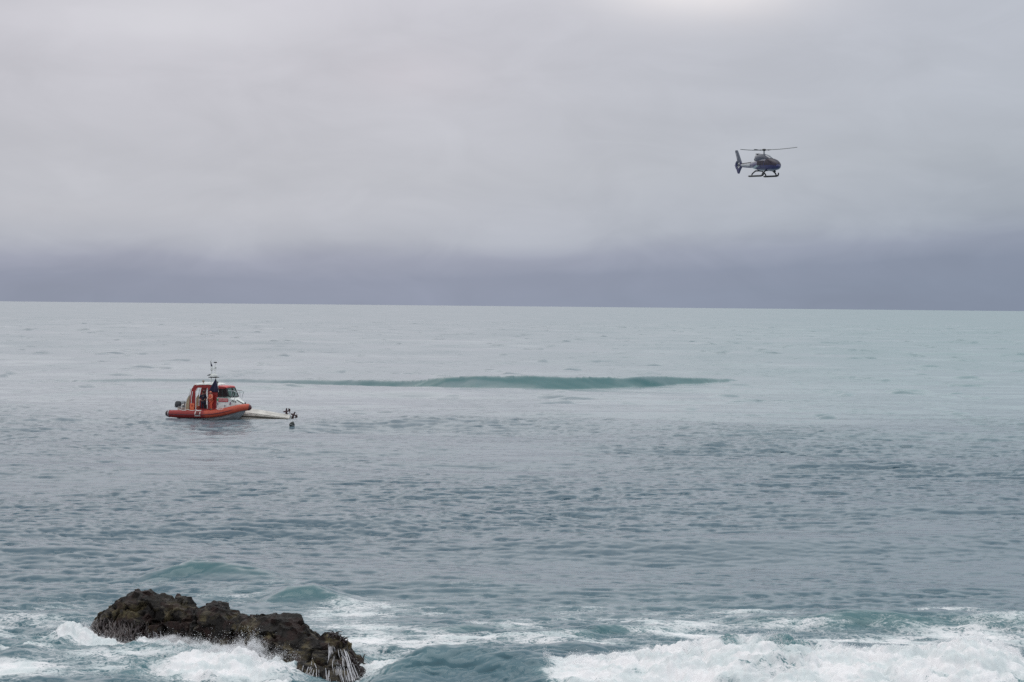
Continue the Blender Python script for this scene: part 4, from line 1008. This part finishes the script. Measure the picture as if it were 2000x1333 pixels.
# along the crest of the breaking wave
cx_ = np.interp(rsp.rand(90000), [0, 1], [at(1060, 1300, BD)[0], at(2060, 1300, BD)[0]]); yb_ = BD + .35 * vnoise(cx_ / 2.3, cx_ * 0, seed=5)
yy_ = yb_ + rsp.randn(len(cx_)) * .45 - .15; hh_ = hlook(cx_, yy_); gust = .5 + .5 * vnoise(cx_ / .45, cx_ * 0, seed=3)
zz_ = hh_ + np.abs(rsp.randn(len(cx_))) ** 1.5 * .035 * (.3 + 2.2 * gust ** 2) - .01
A.append(np.stack([cx_, yy_, zz_], -1))
# torn caps behind it
for X, Y, n_, a_, b_ in ((1600, 1262, 2500, .9, .10), (1740, 1262, 2500, .9, .10), (1560, 1236, 1500, .7, .08), (1250, 1262, 1500, .6, .07), (1900, 1225, 2500, .6, .12), (1970, 1228, 1200, .4, .12), (1430, 1196, 500, .4, .05), (1850, 1196, 500, .4, .05)):
    q = sea(X, Y); P = np.stack([q[0] + rsp.randn(n_) * a_, q[1] + rsp.randn(n_) * .4, np.zeros(n_)], -1); P[:, 2] = hlook(P[:, 0], P[:, 1]) + np.abs(rsp.randn(n_)) * b_ - .01
    A.append(P[vnoise(P[:, 0] / .3, P[:, 2] / .1, seed=4) > 0])
P = np.concatenate(A); Rr = .0030 + .0065 * rsp.rand(len(P)) ** 3
sm_ = droplets(P, Rr); sm_.materials.append(M_spray)
spo = bpy.data.objects.new('sea_spray', sm_); C.objects.link(spo); tag(spo, 'fine white spray thrown up by the breaking surf', kind='stuff')

# soft mist over the splashes
def mist(X, Y, d, r, dens, seed, label):
    q = at(X, Y, d); o = MB().ball((0, 0, 0), r, 24, 16).build('splash_mist', M_white, None, 60); o.location = tuple(q)
    m, s = newmat('mist'); p = s.n('ShaderNodeTexCoord').outputs['Object']
    v = s.n('ShaderNodeVectorMath', operation='DIVIDE'); s.link(p, v.inputs[0]); v.inputs[1].default_value = r
    ln = s.n('ShaderNodeVectorMath', operation='LENGTH'); s.link(v.outputs[0], ln.inputs[0])
    n = s.noise(s.comb(*[s.m('ADD', c_, seed * 1.0) for c_ in (lambda q_: q_.outputs)(sepn(s, p))]), 3.0, 5, .6, .4)
    f = s.sm(s.m('SUBTRACT', s.m('ADD', s.m('SUBTRACT', 1.0, ln.outputs[1]), s.m('MULTIPLY', s.m('SUBTRACT', n, .5), 1.5)), .30), 0.0, .30)
    f = s.m('MULTIPLY', s.m('MULTIPLY', f, s.sm(ln.outputs[1], 1.0, .8)), dens)
    pv = s.n('ShaderNodeVolumePrincipled'); s.link((.93, .94, .96), pv.inputs['Color']); s.link(f, pv.inputs['Density']); pv.inputs['Anisotropy'].default_value = .2
    ou = s.n('ShaderNodeOutputMaterial'); s.link(pv.outputs[0], ou.inputs[1]); o.data.materials.clear(); o.data.materials.append(m)
    tag(o, label, kind='stuff'); return o
def sepn(s, p):
    q_ = s.n('ShaderNodeSeparateXYZ'); s.link(p, q_.inputs[0]); return q_
sc.cycles.volume_bounces = 2; sc.cycles.volume_max_steps = 128
mist(440, 1290, 65.2, (1.5, .8, .62), 9.0, 1, 'pale mist over the big splash in front of the rock')
mist(490, 1275, 64.5, (.75, .45, .55), 8.0, 2, 'thin mist rising against the dark face in the middle of the rock')
mist(350, 1258, 68.2, (1.3, .5, .36), 9.0, 3, 'low band of mist along the foot of the rock, left half')
mist(150, 1246, 69.9, (.72, .5, .50), 16.0, 4, 'small pale burst of mist at the left end of the rock')
mist(545, 1325, 63.6, (.7, .5, .32), 8.0, 8, 'pale mist low against the nearest foot of the rock')
